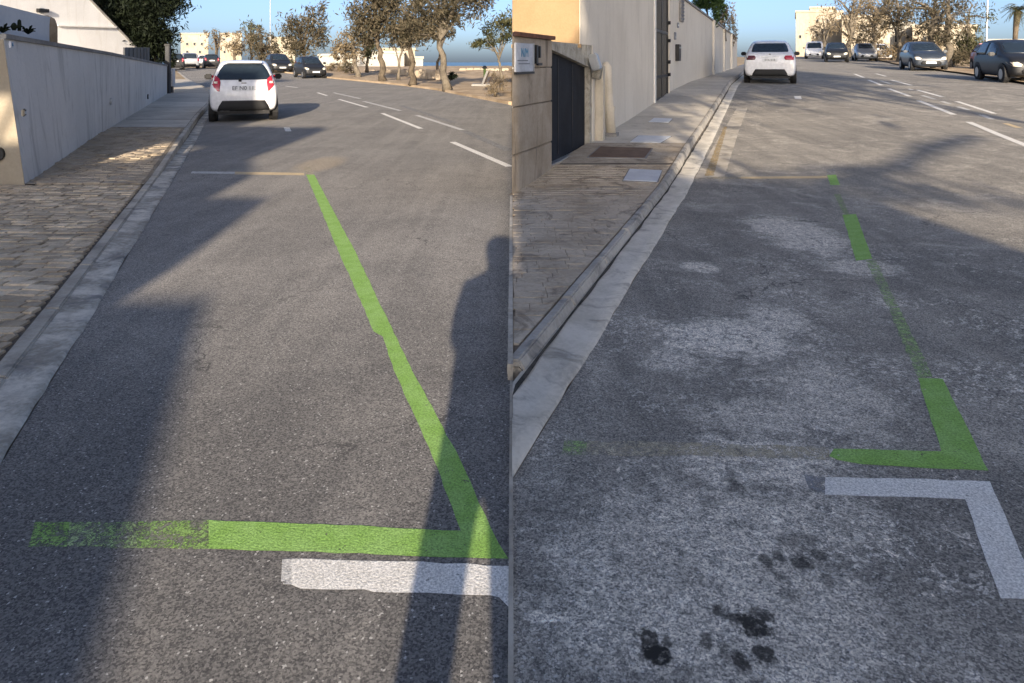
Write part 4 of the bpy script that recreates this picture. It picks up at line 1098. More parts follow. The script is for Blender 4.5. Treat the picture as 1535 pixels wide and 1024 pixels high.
# right hand trees
TG2 = 'bare trees behind the cars on the right'
def rt(u, vb, zz, top, crowns, leaf, lab, r0=.25, nl=10, tw=9, size=.13, lean=0, bark='bark_grey', name='bare_tree'):
    b = P(u, vb, zz)
    return tree(name, lab, [b, P(u + lean * .4, vb + (top - vb) * .45, zz), P(u + lean, top, zz)], r0, [crown_px(c[0], c[1], zz, c[2], c[3], 1.8, c[4]) for c in crowns], leaf, size, bark, nl, tw, TG2)
rt(1272, 86, 72, 25, [(1262, 12, 26, 30, 380), (1285, 5, 26, 30, 380), (1272, 45, 24, 22, 300)], 'leaf_dry', 'tall pale bare tree between the dark and silver cars', .42, 12, 10, .22, 6)
rt(1236, 88, 84, 45, [(1232, 40, 18, 26, 300), (1244, 30, 16, 20, 220)], 'leaf_dry', 'slender bare tree before the large cream building', .3, 9, 10, .22)
rt(1310, 88, 62, 25, [(1312, 30, 26, 34, 900), (1325, 8, 24, 26, 600), (1300, 52, 18, 20, 400)], 'leaf_dry', 'brushy brown tree behind the silver car', .3, 12, 9, .2)
rt(1348, 95, 56, 20, [(1350, 15, 28, 30, 800), (1340, 36, 18, 18, 350)], 'leaf_brown', 'brown tree above the white framed window', .28, 11, 9, .18)
rt(1398, 92, 50, 15, [(1385, 15, 26, 30, 800), (1405, 0, 26, 26, 600), (1395, 45, 20, 14, 400)], 'leaf_brown', 'dark limbed tree behind the grey people carrier', .3, 12, 9, .16)
rt(1421, 101, 42, 12, [(1425, 20, 26, 34, 700), (1412, 48, 20, 16, 450)], 'leaf_brown', 'dark forked tree right of the grey people carrier', .3, 12, 9, .14)
rt(1452, 96, 46, 25, [(1456, 22, 20, 26, 350), (1440, 60, 22, 14, 700)], 'leaf_olive', 'thin tree nearest the street pole on the right', .2, 9, 9, .14)
for (u, v, zz, ru, rv, n, leaf, lab) in ((1330, 80, 62, 26, 12, 900, 'leaf_dry', 'dry hedge behind the silver car'), (1432, 86, 44, 20, 13, 900, 'leaf_brown', 'brown bush beside the grey people carrier'),
                                         (1300, 68, 70, 22, 12, 700, 'leaf_dry', 'pale dry bush below the cream building'), (1395, 62, 52, 30, 12, 900, 'leaf_dry', 'dry scrub behind the roof of the grey people carrier'), (1362, 70, 56, 16, 12, 600, 'leaf_dry', 'dry bush below the white framed window'), (1450, 70, 46, 14, 12, 500, 'leaf_olive', 'olive bush by the street pole')):
    b = P(u, v + rv, zz)
    tree('bush', lab, [b, P(u, v + rv * .4, zz), P(u, v, zz)], .06, [crown_px(u, v, zz, ru, rv, 1.0, n)], leaf, .15, 'bark', 6, 3, cat='bush')
# palm at the right edge
zz = 40.
pb = P(1519, 100, zz)
pt = thing('palm_tree', pb, 'palm with a shaggy trunk behind the black car', 'palm')
MB().tube([pb, P(1521, 70, zz), P(1523, 40, zz), P(1526, 18, zz)], [.13, .12, .14, .2], 9).build('trunk', 'bark', pt, smooth=True)
fr = MB(); top_ = P(1526, 14, zz)
for k in range(60):
    a = k * 2.4; el_ = random.uniform(-1.3, .8); L = random.uniform(.45, .95)
    d = Vector((math.cos(a) * math.cos(el_), math.sin(a) * math.cos(el_), math.sin(el_)))
    e = top_ + d * L + Vector((0, 0, -.25 * L)); m_ = top_ + d * L * .55 + Vector((0, 0, .05))
    sd_ = d.cross(Vector((0, 0, 1))).normalized()
    for q in range(9):
        t = q / 8; p = top_.lerp(m_, t * 2) if t < .5 else m_.lerp(e, t * 2 - 1)
        for s_ in (-1, 1):
            w_ = sd_ * s_ * .26 * (1 - .6 * t) + d * .12 + Vector((0, 0, -.1))
            fr.add([p, p + d * .04, p + w_], [(0, 1, 2)])
fr.build('fronds', 'leaf_olive', pt)
# plants over the garden wall
zz = 30.
tree('creeper', 'dark green creeper spilling over the garden wall', [P(1062, 40, 29), P(1060, 15, 29), P(1058, 0, 29)], .06, [crown_px(1062, 2, 28.5, 20, 12, .7, 1500), crown_px(1078, 16, 31, 10, 18, .5, 700)], 'leaf_green', .11, 'bark', 6, 3, cat='creeper')
tree('creeper', 'dry pale creeper hanging at the end of the garden wall', [P(1088, 62, 34), P(1086, 40, 34), P(1085, 25, 34)], .05, [crown_px(1085, 28, 34, 9, 20, .5, 600), crown_px(1098, 45, 38, 6, 30, .5, 500)], 'leaf_dry', .1, 'bark', 5, 3, cat='creeper')

# ------------------------------------------------------------------ far buildings
def building(label, u0, u1, vt, vb, zz, depth, mat, wins=(), name='far_house', group=None, extra=None):
    a, b = P(u0, vb, zz), P(u1, vb, zz); t = P(u0, vt, zz).z
    c = (a + b) / 2
    root = thing(name, c, label, 'building', group)
    MB().prism([(a.x, zz), (b.x, zz), (b.x + (u1 - CX) * depth / F, zz + depth), (a.x + (u0 - CX) * depth / F, zz + depth)], a.z - 1.5, t).build('wall', mat, root)
    MB().prism([(a.x - .15, zz - .15), (b.x + .15, zz - .15), (b.x + .15 + (u1 - CX) * depth / F, zz + depth), (a.x - .15 + (u0 - CX) * depth / F, zz + depth)], t + .003, t + .3).build('roof_edge', mat, root)
    for (wu, wv, ww, wh) in wins:
        p = P(wu, wv, zz); w_, h_ = ww * zz / F, wh * zz / F
        f = MB().box(p + Vector((0, -.04, 0)), (w_ * 1.35, .1, h_ * 1.3)).build('window', 'cream_pale', root)
        MB().box(p + Vector((0, -.1, 0)), (w_, .06, h_)).build('pane', 'window_dark', f)
    return root
building('cream block at the far end of the left lane', 271, 312, 52, 100, 120, 12, 'cream', ((281, 66, 3, 4), (292, 66, 3, 4), (303, 66, 3, 4), (281, 78, 3, 4), (300, 78, 3, 4)))
building('cream block with a dark roof opening above the white hatchback', 330, 362, 52, 100, 118, 12, 'cream', ((336, 59, 4, 3), (350, 66, 3, 4), (337, 78, 3, 4)))
building('pale gabled house between the far trees', 402, 442, 58, 100, 122, 10, 'cream', ((414, 70, 3, 4), (428, 72, 3, 4)))
building('low pale house right of the dark hatchback', 478, 535, 84, 108, 96, 8, 'cream_pale', ((505, 96, 4, 3),))
sb = building('long white sea front building with round windows', 530, 606, 80, 110, 92, 8, 'cream_pale', ((541, 87, 2.5, 3), (554, 87, 2.5, 3), (562, 87, 2.5, 3)))
building('cream flat roofed sea front block behind the slim tree', 572, 622, 75, 110, 98, 8, 'cream', ())
building('low white sea front terrace behind the straight tree', 618, 634, 88, 112, 94, 6, 'cream_pale', ())
building('large cream stone building at the far end of the right lane', 1193, 1262, 19, 92, 100, 15, 'cream', ((1199, 55, 3, 4), (1225, 32, 3, 5), (1240, 32, 3, 5), (1225, 52, 3, 5), (1243, 50, 3, 5), (1255, 40, 3, 5)))
cb_ = building('cream stone upper storey behind the large cream building', 1214, 1250, 13, 60, 108, 8, 'cream', ((1222, 16.5, 2, 2.5), (1238, 16.5, 2, 2.5)))
building('ochre house with a dark lintel behind the bare trees', 1262, 1335, 26, 92, 92, 12, 'cream', ((1291, 23, 3, 3), (1299, 47, 2, 6), (1313, 48, 3, 8), (1299, 40, 18, 1.5)))
building('pale house with a white framed dark window', 1334, 1368, 38, 92, 66, 8, 'cream_pale', ((1344, 56, 7, 14), (1359, 55, 4, 5)))
building('tan house behind the grey people carrier', 1368, 1462, 42, 96, 62, 8, 'cream', ((1385, 58, 4, 6), (1436, 66, 4, 6)))
building('low white wall behind the black car', 1478, 1600, 64, 100, 58, 3, 'cream_pale', ((1500, 80, 4, 5),))
# low rubble wall on the verge
rw = thing('rubble_wall', P(590, 112, 62), 'low grey brown rubble wall behind the verge trees', 'wall')
for k in range(26):
    u = 528 + k * 5.2; zz = 66 - k * .9; p = P(u, 109 + .12 * k, zz)
    MB().box(p, (.34 * random.uniform(.8, 1.2), .4, random.uniform(.5, .75)), random.uniform(-.2, .2)).build('stone', 'pillar', rw, bevel=.04)
# leaning boards, bollard and low pale walls by the sea
zz = 30.
for i, (u0, v0, u1, v1, mat_, lab) in enumerate(((721, 128, 729, 107, 'wall_edge', 'pale leaning board on the verge by the sea'), (724, 126, 731, 108, 'wood', 'dark leaning board beside the pale one'), (732, 124, 738, 111, 'wood', 'shorter dark leaning board on the verge'))):
    a, b = P(u0, v0, zz + i * .15), P(u1, v1, zz + i * .15 + .4)
    bd = thing('leaning_board', a, lab, 'board')
    MB().extr([a, a + Vector((.09, 0, 0)), b + Vector((.09, 0, 0)), b], (0, .06, .03)).build('board', mat_, bd)
    MB().extr([a + Vector((.02, .07, .0)), a + Vector((.05, .07, 0)), a + Vector((.05, .55, 0)), a + Vector((.02, .55, 0))], (0, 0, .04)).build('foot', 'iron', bd)
p = P(726.5, 109, 31.2)
bo = thing('bollard', P(727, 124, 31.2), 'short green bollard behind the leaning boards', 'bollard')
MB().tube([P(727, 124, 31.2), P(726.5, 103, 31.2)], .06, 8).build('shaft', 'leaf_green', bo)
MB().tube([P(726.5, 103, 31.2), P(726.5, 101, 31.2), P(726.5, 98.5, 31.2)], [.1, .11, .04], 8).build('cap', 'iron', bo)
lw_ = thing('sea_wall', P(720, 104, 60), 'low pale sea wall behind the leaning boards', 'wall')
for k in range(7):
    u = 694 + k * 10.5; p = P(u, 107, 62)
    MB().box(p, (.6, .5, .55 + .05 * math.sin(k)), .02 * k).build('block', 'cream', lw_, bevel=.05)
sl_ = thing('concrete_slab', G(722, 127, 'L', .08), 'pale concrete slab lying under the leaning boards', 'slab')
c = G(722, 127, 'L', .1)
MB().box(c, (1.0, 1.6, .1))  .build('top', 'wall_edge', sl_, bevel=.02)
MB().box(c + Vector((0, 0, -.08)), (.9, 1.5, .08)).build('base', 'wall_edge', sl_)
# street poles
for (u, vb, vt, zz, r, lab) in ((405, 100, -20, 90, .07, 'thin pole rising behind the white hatchback'), (1478, 95, -20, 50, .07, 'street pole between the bare trees and the palm')):
    a, b = P(u, vb, zz), P(u + (3 if u > 1000 else 0), vt, zz)
    po = thing('street_pole', a, lab, 'pole')
    MB().tube([a, b], [r, r * .7], 8).build('shaft', 'steel', po)
    MB().tube([a, a + Vector((0, 0, .5))], r * 1.6, 8).build('base', 'wall_edge', po)
    MB().tube([b, b + Vector((.9, 0, .12))], [.04, .03], 6).build('arm', 'steel', po)

# ------------------------------------------------------------------ cars
SH = {
 'hatch': dict(L=3.6, w=.8, st=[(0, .34, .6, .74, .70, .64), (.05, .27, .74, .92, .765, .70), (.14, .24, .9, 1.06, .79, .67), (.42, .22, .95, 1.40, .8, .58), (.62, .2, .95, 1.50, .8, .565), (1.6, .2, .93, 1.53, .8, .59), (2.15, .2, .92, 1.42, .8, .59), (2.78, .2, .9, .98, .79, .67), (3.3, .22, .78, .84, .76, .66), (3.54, .26, .64, .7, .68, .58), (3.6, .36, .52, .56, .56, .5)], wy=(.55, 2.95), wr=.29),
 'saloon': dict(L=4.4, w=.89, st=[(0, .34, .62, .82, .77, .68), (.05, .28, .8, 1.0, .85, .77), (.18, .25, .95, 1.1, .88, .76), (.4, .24, .97, 1.16, .89, .72), (.85, .22, .98, 1.50, .89, .62), (1.2, .2, .97, 1.57, .89, .62), (2.2, .2, .95, 1.58, .89, .64), (2.7, .2, .94, 1.45, .89, .64), (3.3, .2, .92, 1.02, .88, .72), (3.95, .22, .82, .9, .84, .72), (4.32, .26, .66, .74, .76, .64), (4.4, .36, .54, .58, .62, .54)], wy=(.8, 3.55), wr=.32),
 'mpv': dict(L=4.1, w=.88, st=[(0, .34, .66, .86, .76, .68), (.06, .27, .85, 1.05, .84, .76), (.25, .24, .98, 1.45, .88, .66), (.5, .2, .98, 1.6, .88, .63), (1.6, .2, .96, 1.63, .88, .65), (2.3, .2, .95, 1.52, .88, .65), (3.0, .2, .97, 1.1, .87, .76), (3.62, .22, .92, 1.02, .84, .75), (3.98, .26, .78, .86, .78, .68), (4.1, .34, .6, .66, .66, .56)], wy=(.7, 3.3), wr=.32),
 'van': dict(L=4.3, w=.9, st=[(0, .34, .7, 1.0, .84, .8), (.05, .27, .95, 1.7, .88, .78), (.2, .24, 1.0, 1.82, .9, .78), (2.4, .2, 1.0, 1.84, .9, .78), (2.9, .2, 1.0, 1.7, .9, .74), (3.5, .2, .98, 1.1, .88, .76), (3.95, .22, .84, .94, .84, .74), (4.24, .26, .68, .76, .76, .66), (4.3, .36, .56, .6, .62, .54)], wy=(.8, 3.5), wr=.32)}
def decal(bvh, rows, axis, sgn, n, off, name, mat, parent, swap=False):
    rr = [rows[0]] + list(rows) + [rows[-1]]
    V = []; ok = True
    for i, (h, a0, a1) in enumerate(rr):
        for j in range(-1, n + 2):
            t = min(1, max(0, j / n)); a = a0 + (a1 - a0) * t
            edge = i in (0, len(rr) - 1) or j in (-1, n + 1)
            if axis == 'y': o, d = Vector((a, -20 * sgn, h)), Vector((0, sgn, 0))
            elif axis == 'x': o, d = Vector((-20 * sgn, a, h)), Vector((sgn, 0, 0))
            hit = bvh.ray_cast(o, d)[0]
            if hit is None: hit = o + d * 20.5
            V.append(hit - d * (off if not edge else -.02))
    m = n + 3
    fs = [(r * m + i, r * m + i + 1, (r + 1) * m + i + 1, (r + 1) * m + i) for r in range(len(rr) - 1) for i in range(m - 1)]
    return MB().add(V, fs).build(name, mat, parent, world=False, smooth=True)
def rowsq(pts, k=6):                              # denser rows by interpolation
    out = []
    for a, b in zip(pts, pts[1:]):
        for i in range(k): out.append(tuple(a[q] + (b[q] - a[q]) * i / k for q in range(3)))
    return out + [pts[-1]]
def car(shape, paint, label, cat, loc, heading, anchor, group=None, slope=0.0, detail='rear', plate=None, name='parked_car'):
    d = SH[shape]; w = d['w']
    root = thing(name, (0, 0, 0), label, cat, group)
    vs = []; 
    for (y, zb, zl_, zt, wb, wt) in d['st']:
        h = [(0, zb), (wb * .8, zb), (wb * .97, zb + .06), (wb, zb + (zl_ - zb) * .55), (wb * .985, zl_), (wt * 1.02, zt - (.05 if zt - zl_ > .2 else .03)), (wt * .86, zt - .008), (0, zt + (.015 if zt - zl_ > .2 else .02))]
        ring = h + [(-a, b) for a, b in h[-2:0:-1]]
        vs += [(a, y, b) for a, b in ring]
    n = 14; m = len(d['st'])
    fs = [(r * n + i, r * n + (i + 1) % n, (r + 1) * n + (i + 1) % n, (r + 1) * n + i) for r in range(m - 1) for i in range(n)] + [tuple(range(n)), tuple((m - 1) * n + i for i in range(n))]
    body = MB().add(vs, fs).build('body', None, root, world=False)
    md = body.modifiers.new('s', 'SUBSURF'); md.levels = 2; md.render_levels = 2
    dg = bpy.context.evaluated_depsgraph_get()
    me = bpy.data.meshes.new_from_object(body.evaluated_get(dg))
    body.modifiers.clear(); body.data = me; me.materials.clear(); me.materials.append(M[paint]); me.shade_smooth()
    bvh = BVHTree.FromPolygons([v.co for v in me.vertices], [p.vertices for p in me.polygons])
    L = d['L']; st = d['st']
    roof = max(q[3] for q in st); rw_ = [q for q in st if q[3] > roof - .12]
    yr0, yr1 = rw_[0][0], rw_[-1][0]; belt = 1.0 if shape != 'van' else 1.08
    wt = rw_[0][5]
    cowl = next(q[0] for q in st if q[0] > yr1 and q[3] < 1.2)
    # glass
    if shape == 'van': rg = [(1.1, -.6, .6), (1.6, -.56, .56)]
    elif shape == 'saloon': rg = [(1.14, -.6, .6), (1.18, -.63, .63), (1.38, -.58, .58), (1.46, -.52, .52)]
    elif shape == 'hatch': rg = [(1.035, -.60, .60), (1.08, -.64, .64), (1.28, -.55, .55), (1.40, -.47, .47), (1.425, -.42, .42)]
    else: rg = [(1.05, -.62, .62), (1.3, -.58, .58), (1.5, -.5, .5)]
    decal(bvh, rowsq(rg), 'y', 1, 10, .008, 'rear_window', 'car_glass', root)
    zc = 1.04 if shape in ('hatch',) else 1.1
    decal(bvh, rowsq([(zc, -w * .78, w * .78), (zc + .2, -w * .74, w * .74), (roof - .1, -wt * .86, wt * .86)]), 'y', -1, 10, .008, 'windscreen', 'car_glass', root)
    for s in (1, -1):
        mid = (yr0 + yr1) / 2 + .15
        zt_ = roof - .13
        decal(bvh, rowsq([(belt + .02, yr0 - .12, mid - .05), (zt_, yr0 + .12, mid - .05)], 4), 'x', -s, 6, .006, 'side_window', 'car_glass', root)
        decal(bvh, rowsq([(belt + .02, mid + .05, cowl - .35), (zt_, mid + .05, yr1 - .0)], 4), 'x', -s, 6, .006, 'side_window', 'car_glass', root)
        # wheels
        for y in d['wy']:
            x = s * (w - .09)
            MB().tube([(s * (w - .12), y, d['wr'] + .03), (s * (w + .002), y, d['wr'] + .03)], d['wr'] + .06, 20).build('wheel_arch', 'car_trim', root, world=False)
            wl_ = MB().tube([(s * (w - .2), y, d['wr']), (s * (w - .19), y, d['wr']), (s * (w - .01), y, d['wr']), (s * (w + .012), y, d['wr'])], [d['wr'] * .9, d['wr'], d['wr'], d['wr'] * .9], 20).build('wheel', 'tyre', root, world=False)
            MB().tube([(s * (w + .008), y, d['wr']), (s * (w + .02), y, d['wr'])], d['wr'] * .62, 14).build('rim', 'rim', wl_, world=False)
        mr = MB().box((s * (w + .1), cowl - .38, belt + .06), (.2, .12, .15)).build('wing_mirror', 'car_trim' if paint == 'car_white' else paint, root, world=False, bevel=.03)
        # lamps
        if shape == 'hatch':
            decal(bvh, rowsq([(.76, s * .55, s * .59), (.86, s * .545, s * .68), (.97, s * .53, s * .745), (1.06, s * .55, s * .755), (1.14, s * .64, s * .74)]), 'y', 1, 5, .012, 'tail_lamp', 'tail_red', root)
            decal(bvh, rowsq([(.95, s * .6, s * .68), (1.0, s * .6, s * .69)], 3), 'y', 1, 3, .02, 'reverse_lamp', 'lamp_clear', root)
        elif shape == 'saloon':
            decal(bvh, rowsq([(.86, s * .52, s * .86), (.94, s * .47, s * .88), (1.02, s * .52, s * .87)]), 'y', 1, 5, .012, 'tail_lamp', 'tail_dark' if s < 0 else 'tail_red', root)
        else:
            decal(bvh, rowsq([(.8, s * .66, s * .84), (1.1, s * .7, s * .86)]), 'y', 1, 4, .012, 'tail_lamp', 'tail_red', root)
        decal(bvh, rowsq([(.62, s * .5, s * w * .82), (.7, s * .46, s * w * .92), (.78, s * .58, s * w * .94)]), 'y', -1, 5, .012, 'headlight', 'lamp_clear', root)
    # lower rear bumper, plates, grille
    decal(bvh, rowsq([(.25, -.62, .62), (.40, -.57, .57), (.53, -.49, .49)], 4), 'y', 1, 8, .014, 'rear_valance', 'car_trim', root)
    MB().box((0, .32, .25), (w * 1.5, .5, .12)).build('underbody', 'car_trim', root, world=False)
    decal(bvh, rowsq([(.36, -.46, .46), (.46, -.5, .5), (.56, -.4, .4)], 4), 'y', -1, 8, .012, 'grille', 'car_trim', root)
    hz = .83 if shape == 'hatch' else .9
    if shape == 'saloon': hz = .86
    hit = bvh.ray_cast(Vector((0, -20, hz)), Vector((0, 1, 0)))[0]
    pl = MB().box((0, hit.y - .012, hz), (.5, .02, .11)).build('rear_plate', 'plate', root, world=False)
    if plate:
        pl.location = (0, 0, 0)
        text_mesh('plate_lettering', plate, .135 if shape == 'hatch' else .1, 'plate_ink', Matrix.Translation((0, hit.y - .024, hz)) @ Matrix.Rotation(R(90), 4, 'X'), pl, .001)
    MB().box((0, L + .0, .47), (.5, .03, .11)).build('front_plate', 'plate', root, world=False)
    if shape == 'hatch':
        h2 = bvh.ray_cast(Vector((0, -20, 1.42)), Vector((0, 1, 0)))[0]
        MB().tube([(-.09, bvh.ray_cast(Vector((-.09, -20, 1.0)), Vector((0, 1, 0)))[0].y - .02, 1.0), (-.08, bvh.ray_cast(Vector((-.08, -20, 1.06)), Vector((0, 1, 0)))[0].y - .03, 1.06)], .035, 8).build('wiper_boss', 'car_trim', root, world=False)
        MB().box((.0, yr0 - .12, 1.475), (.86, .2, .03), 0, ('X', .15)).build('roof_spoiler', paint, root, world=False, bevel=.012)
        h3 = bvh.ray_cast(Vector((0, -20, .955)), Vector((0, 1, 0)))[0]
        MB().box((0, h3.y - .006, .955), (.12, .02, .035)).build('badge', 'rim', root, world=False, bevel=.006)
        MB().tube([(.12, 1.0, 1.53), (.12, .9, 1.6)], .012, 6).build('aerial', 'car_trim', root, world=False)
    if shape == 'saloon':
        h3 = bvh.ray_cast(Vector((0, -20, .98)), Vector((0, 1, 0)))[0]
        MB().box((0, h3.y - .006, .965), (.6, .02, .03)).build('boot_trim', 'steel', root, world=False)
        h4 = bvh.ray_cast(Vector((0, -20, 1.04)), Vector((0, 1, 0)))[0]
        MB().tube([(0, h4.y + .01, 1.05), (0, h4.y - .012, 1.045)], .045, 10).build('badge', 'steel', root, world=False)
    # set it down: origin is moved to the end that the place was measured at
    hv = Vector((math.sin(heading), math.cos(heading), 0))
    o = Vector(loc) - (hv * L if anchor == 'front' else Vector((0, 0, 0)))
    root.rotation_euler = (slope, 0, -heading)
    if anchor == 'front': o.z = loc[2] - L * math.sin(slope)
    root.location = o
    return root
def slope_at(p, heading, s, L=3):
    hv = Vector((math.sin(heading), math.cos(heading))); t = side(s)
    return math.atan2(interp(p.y + hv.y * L, t) - interp(p.y, t), L)
def put(shape, paint, label, u, v, s, deg, anchor, cat='car', plate=None, z=None, group=None):
    p = G(u, v, s) if z is None else Vector(((u - CX) * z / F, z, interp(z, side(s))))
    hd = R(deg)
    sl_ = slope_at(p, hd, s) if anchor == 'rear' else -slope_at(p, hd + math.pi, s)
    return car(shape, paint, label, cat, (p.x, p.y, p.z), hd, anchor, group, sl_, plate=plate)
put('hatch', 'car_white', 'white hatchback seen from behind, parked at the kerb of the left lane', 365.5, 183, 'L', -21, 'rear', plate='EF N0 11.')
put('hatch', 'car_dark', 'dark hatchback facing us beside the sandy verge', 474, 118, 'L', 150, 'front', plate=None)
put('saloon', 'car_dark', 'black car half hidden between the white and the dark hatchback', 424, 110, 'L', 152, 'front')
put('mpv', 'car_silver', 'pale car parked far up at the left kerb', 285, 103.5, 'L', -27, 'rear')
put('hatch', 'car_white', 'tiny white car beyond the pale one', 306, 97, 'L', -27, 'rear', z=84)
put('hatch', 'car_dark', 'dark car beyond the white hatchback roof edge', 318, 99.5, 'L', -27, 'rear', z=74)
put('hatch', 'car_dark', 'dark car tucked behind the meter cabinet', 263, 101, 'L', -27, 'rear', z=64)
put('saloon', 'car_white', 'white saloon seen from behind, parked at the kerb of the right lane', 1154, 126, 'R', 20.3, 'rear', plate='BVK 018')
put('mpv', 'car_blue', 'blue grey people carrier facing us on the right verge', 1396, 107, 'R', 199, 'front', 'car')
put('mpv', 'car_dark', 'black car cut by the right edge of the picture', 1556, 131, 'R', 197, 'front', z=25.0)
put('mpv', 'car_dark', 'dark car with pale lamps left of the silver one', 1255, 93.5, 'R', 203, 'front')
put('saloon', 'car_silver', 'silver car right of the dark one', 1300, 92, 'R', 201, 'front')
put('hatch', 'car_white', 'white car half hidden behind the silver one', 1324, 89, 'R', 201, 'front', z=62)
put('van', 'car_white', 'white van furthest up the right lane', 1220, 86, 'R', 205, 'front', 'van', z=72)
put('hatch', 'car_red', 'red car half hidden behind the black car', 1508, 98, 'R', 199, 'front', z=37)

# ------------------------------------------------------------------ unseen casters behind the viewer, shaped for the long shadows
YC = -10.0
UP = (-3.0 - YC) * TAN
def hc(z): return (z - YC) * TAN
prof = [(-.95, 1.55), (-1.93, 4.45), (-2.44, 4.45), (-2.46, 5.2), (-2.68, 7.75), (-3.34, 7.8), (-3.42, 9.3), (-3.95, 10.7), (-4.05, 10.8), (-4.1, 15.5), (-4.3, 16.0), (-5.4, 16.0)]
cw = thing('stepped_caster', (-4, YC, 0), 'stepped wall added behind the viewer, cut to the shadows it throws', 'wall')  # unseen wall, its outline shaped to throw the stepped shadows
for (xa, za), (xb, zb2) in zip(prof, prof[1:]):
    MB().hexa([(xb, YC - .4, -.1), (xa, YC - .4, -.1), (xa, YC, -.1), (xb, YC, -.1)], [(xb, YC - .4, hc(zb2)), (xa, YC - .4, hc(za)), (xa, YC, hc(za)), (xb, YC, hc(zb2))]).build('wall_step', 'house', cw)
MB().box((-6.35, YC - .1, (3.70 + UP) / 2), (1.9, .2, 3.70 + UP)).build('lower_wall', 'house', cw)
MB().box((-6.35, YC - .1, 4.82 + UP), (1.9, .2, 1.02)).build('upper_beam', 'house', cw)
for k in range(4):
    x = -7.15 + k * .45
    MB().extr([(x, YC - .05, 3.70 + UP), (x + .08, YC - .05, 3.70 + UP), (x + .36, YC - .05, 4.31 + UP), (x + .28, YC - .05, 4.31 + UP)], (0, -.05, 0)).build('baluster', 'iron', cw)
MB().box((-6.9, YC - .1, 6.15 + UP), (1.2, .2, 1.6)).build('caster_block', 'house', cw)  # raised block added to shade half of the parked hatchback
MB().box((-7.85, YC - .2, (6.9 + UP) / 2), (1.1, .4, 6.9 + UP)).build('side_wall', 'house', cw)
YR = -17.0
UR = (-3.0 - YR) * TAN
profR = [(.0, 5.45), (1.3, 5.45), (1.32, 4.9), (2.1, 4.9), (2.12, 3.35), (3.2, 3.3), (3.9, 2.9), (4.3, 1.6)]
cr = thing('corner_caster', (2, YR, 0), 'stepped block added behind the viewer to shade the right lane', 'house')  # unseen block added to keep the near right lane in shade
for (xa, ha), (xb, hb) in zip(profR, profR[1:]):
    MB().hexa([(xa, YR - 3, -.1), (xb, YR - 3, -.1), (xb, YR, -.1), (xa, YR, -.1)], [(xa, YR - 3, ha + UR), (xb, YR - 3, hb + UR), (xb, YR, hb + UR), (xa, YR, ha + UR)]).build('wall_step', 'house', cr)
# leaning trunk and tall pines, added out of view for shade and streaks
lt_ = tree('caster_tree', 'leaning tree added behind the viewer for its shadow streak', [(.5, -14.5, 0), (1.2, -14.5, 5.7), (3.2, -14.5, 6.2), (5.2, -14.5, 6.75), (8.4, -14.5, 7.7)], .24,
     [(3.4, -14.4, 6.3, .9, .5, .32, 420), (5.0, -14.5, 6.2, 1.0, .4, .22, 260)], 'leaf_pine', .14, 'bark', 3, 3)
tree('caster_pine', 'broad pine added behind the viewer for shade, left of two', [(2.5, -13, 0), (2.6, -12.5, 4), (2.9, -12, 7.5), (3.2, -12, 10)], .14,
     [(1.75, -12, 8.8, .62, 1.3, 2.3, 2200), (2.5, -12, 9.4, .9, 1.3, 2.4, 3600), (3.9, -12, 10.7, 1.1, 1.3, 2.2, 4200), (5.2, -12, 12, 1.1, 1.3, 2.2, 3800)], 'leaf_pine', .28, 'bark', 10, 0, 'pines added for shade')
tree('caster_pine', 'taller pine added behind the viewer for shade, right of two', [(11, -13.5, 0), (11, -13, 5), (10.6, -12.5, 9), (10.5, -12, 14)], .2,
     [(6.1, -12, 12.3, 1.3, 1.3, 2.9, 4600), (8.4, -12, 13.0, 1.7, 1.3, 3.2, 5400), (11.2, -12, 13.9, 1.9, 1.3, 3.4, 5600), (13.8, -12, 15.0, 1.7, 1.3, 3.6, 4800), (8.5, -12, 16.5, 3.2, 1.4, 2.4, 3600)], 'leaf_pine', .36, 'bark', 12, 0, 'pines added for shade')

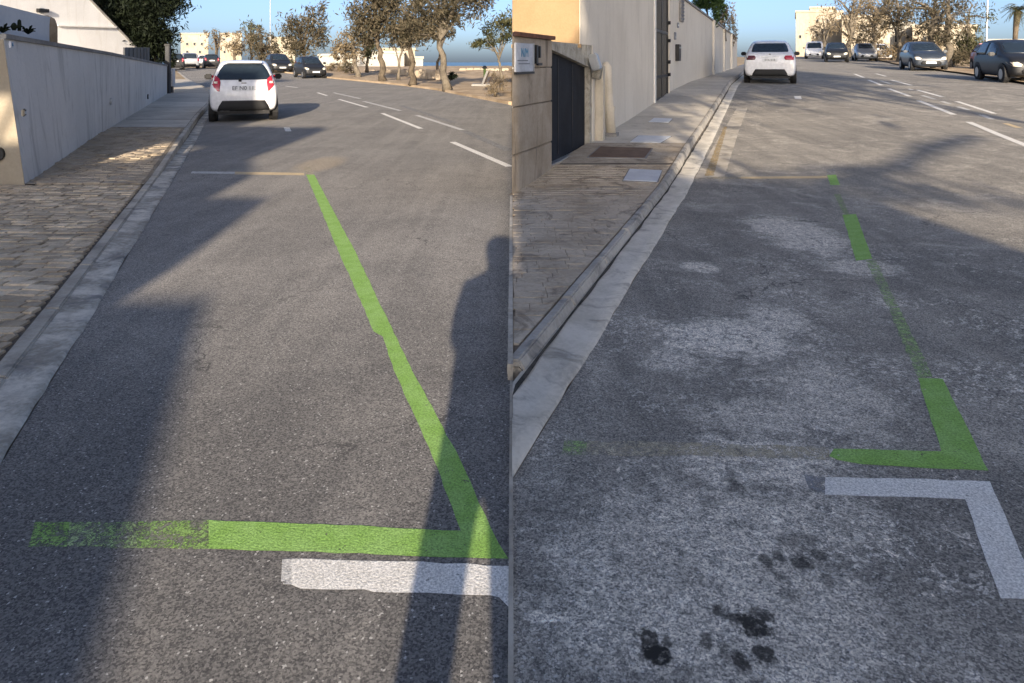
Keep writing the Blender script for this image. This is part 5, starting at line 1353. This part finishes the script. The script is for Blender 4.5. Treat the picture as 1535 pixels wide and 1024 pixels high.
def person(loc):
    root = thing('person', loc, 'person in dark clothes behind the viewer whose shadow falls along the joint', 'person')
    J = {'pel': (0, 0, .95), 'waist': (0, .01, 1.12), 'chest': (0, 0, 1.36), 'neck': (0, .02, 1.53), 'head': (0, .05, 1.66), 'crown': (0, .04, 1.77),
         'hl': (-.1, 0, .9), 'kl': (-.125, .02, .5), 'al': (-.13, -.01, .09), 'tl': (-.15, .17, .04), 'hr': (.1, 0, .9), 'kr': (.125, .02, .5), 'ar': (.13, -.01, .09), 'tr': (.15, .17, .04),
         'sl': (-.19, 0, 1.43), 'el': (-.19, .12, 1.14), 'wl': (-.1, .3, 1.3), 'sr': (.19, 0, 1.43), 'er': (.21, .12, 1.14), 'wr': (.1, .3, 1.3)}
    Rr = {'pel': .19, 'waist': .19, 'chest': .2, 'neck': .06, 'head': .1, 'crown': .075, 'hl': .1, 'kl': .065, 'al': .045, 'tl': .04, 'hr': .1, 'kr': .065, 'ar': .045, 'tr': .04, 'sl': .08, 'el': .05, 'wl': .03, 'sr': .08, 'er': .05, 'wr': .03}
    E_ = [('pel', 'waist'), ('waist', 'chest'), ('chest', 'neck'), ('neck', 'head'), ('head', 'crown'), ('pel', 'hl'), ('hl', 'kl'), ('kl', 'al'), ('al', 'tl'), ('pel', 'hr'), ('hr', 'kr'), ('kr', 'ar'), ('ar', 'tr'), ('chest', 'sl'), ('sl', 'el'), ('el', 'wl'), ('chest', 'sr'), ('sr', 'er'), ('er', 'wr')]
    ks = list(J)
    for sd_, wn_ in ((-1, 'wl'), (1, 'wr')):       # hands: palm and five fingers
        wv_ = Vector(J[wn_]); pk = wn_ + 'palm'; J[pk] = tuple(wv_ + Vector((-.02 * sd_, .07, .03))); Rr[pk] = .026; ks.append(pk); E_.append((wn_, pk))
        for q, (dx, L) in enumerate(((-.03, .055), (-.01, .075), (.01, .08), (.03, .07), (.05, .05))):
            k1, k2 = pk + 'a%d' % q, pk + 'b%d' % q
            J[k1] = tuple(Vector(J[pk]) + Vector((dx * sd_ * -1, L * .55, .02))); J[k2] = tuple(Vector(J[pk]) + Vector((dx * sd_ * -1.2, L, .045)))
            Rr[k1] = .009; Rr[k2] = .008; ks += [k1, k2]; E_ += [(pk, k1), (k1, k2)]
    me = bpy.data.meshes.new('body')
    me.from_pydata([J[k] for k in ks], [(ks.index(a), ks.index(b)) for a, b in E_], [])
    o = link_mesh('body', me, root)
    md = o.modifiers.new('skin', 'SKIN'); md.use_smooth_shade = True
    for i, k in enumerate(ks): me.skin_vertices[0].data[i].radius = (Rr[k], Rr[k] * (.8 if k in ('chest', 'waist', 'pel') else 1))
    me.skin_vertices[0].data[0].use_root = True
    sb_ = o.modifiers.new('sub', 'SUBSURF'); sb_.levels = 1; sb_.render_levels = 1
    me.materials.append(M['cloth_dark'])
    MB().tube([Vector(loc) + Vector((0, .045, 1.60)), Vector(loc) + Vector((0, .02, 1.70)), Vector(loc) + Vector((0, .02, 1.78)), Vector(loc) + Vector((0, .03, 1.82))], [.09, .115, .1, .04], 12).build('hair', 'iron', root, smooth=True)
    root.rotation_euler = (0, 0, 0)
    return root
person((-.1, -.55, 0))
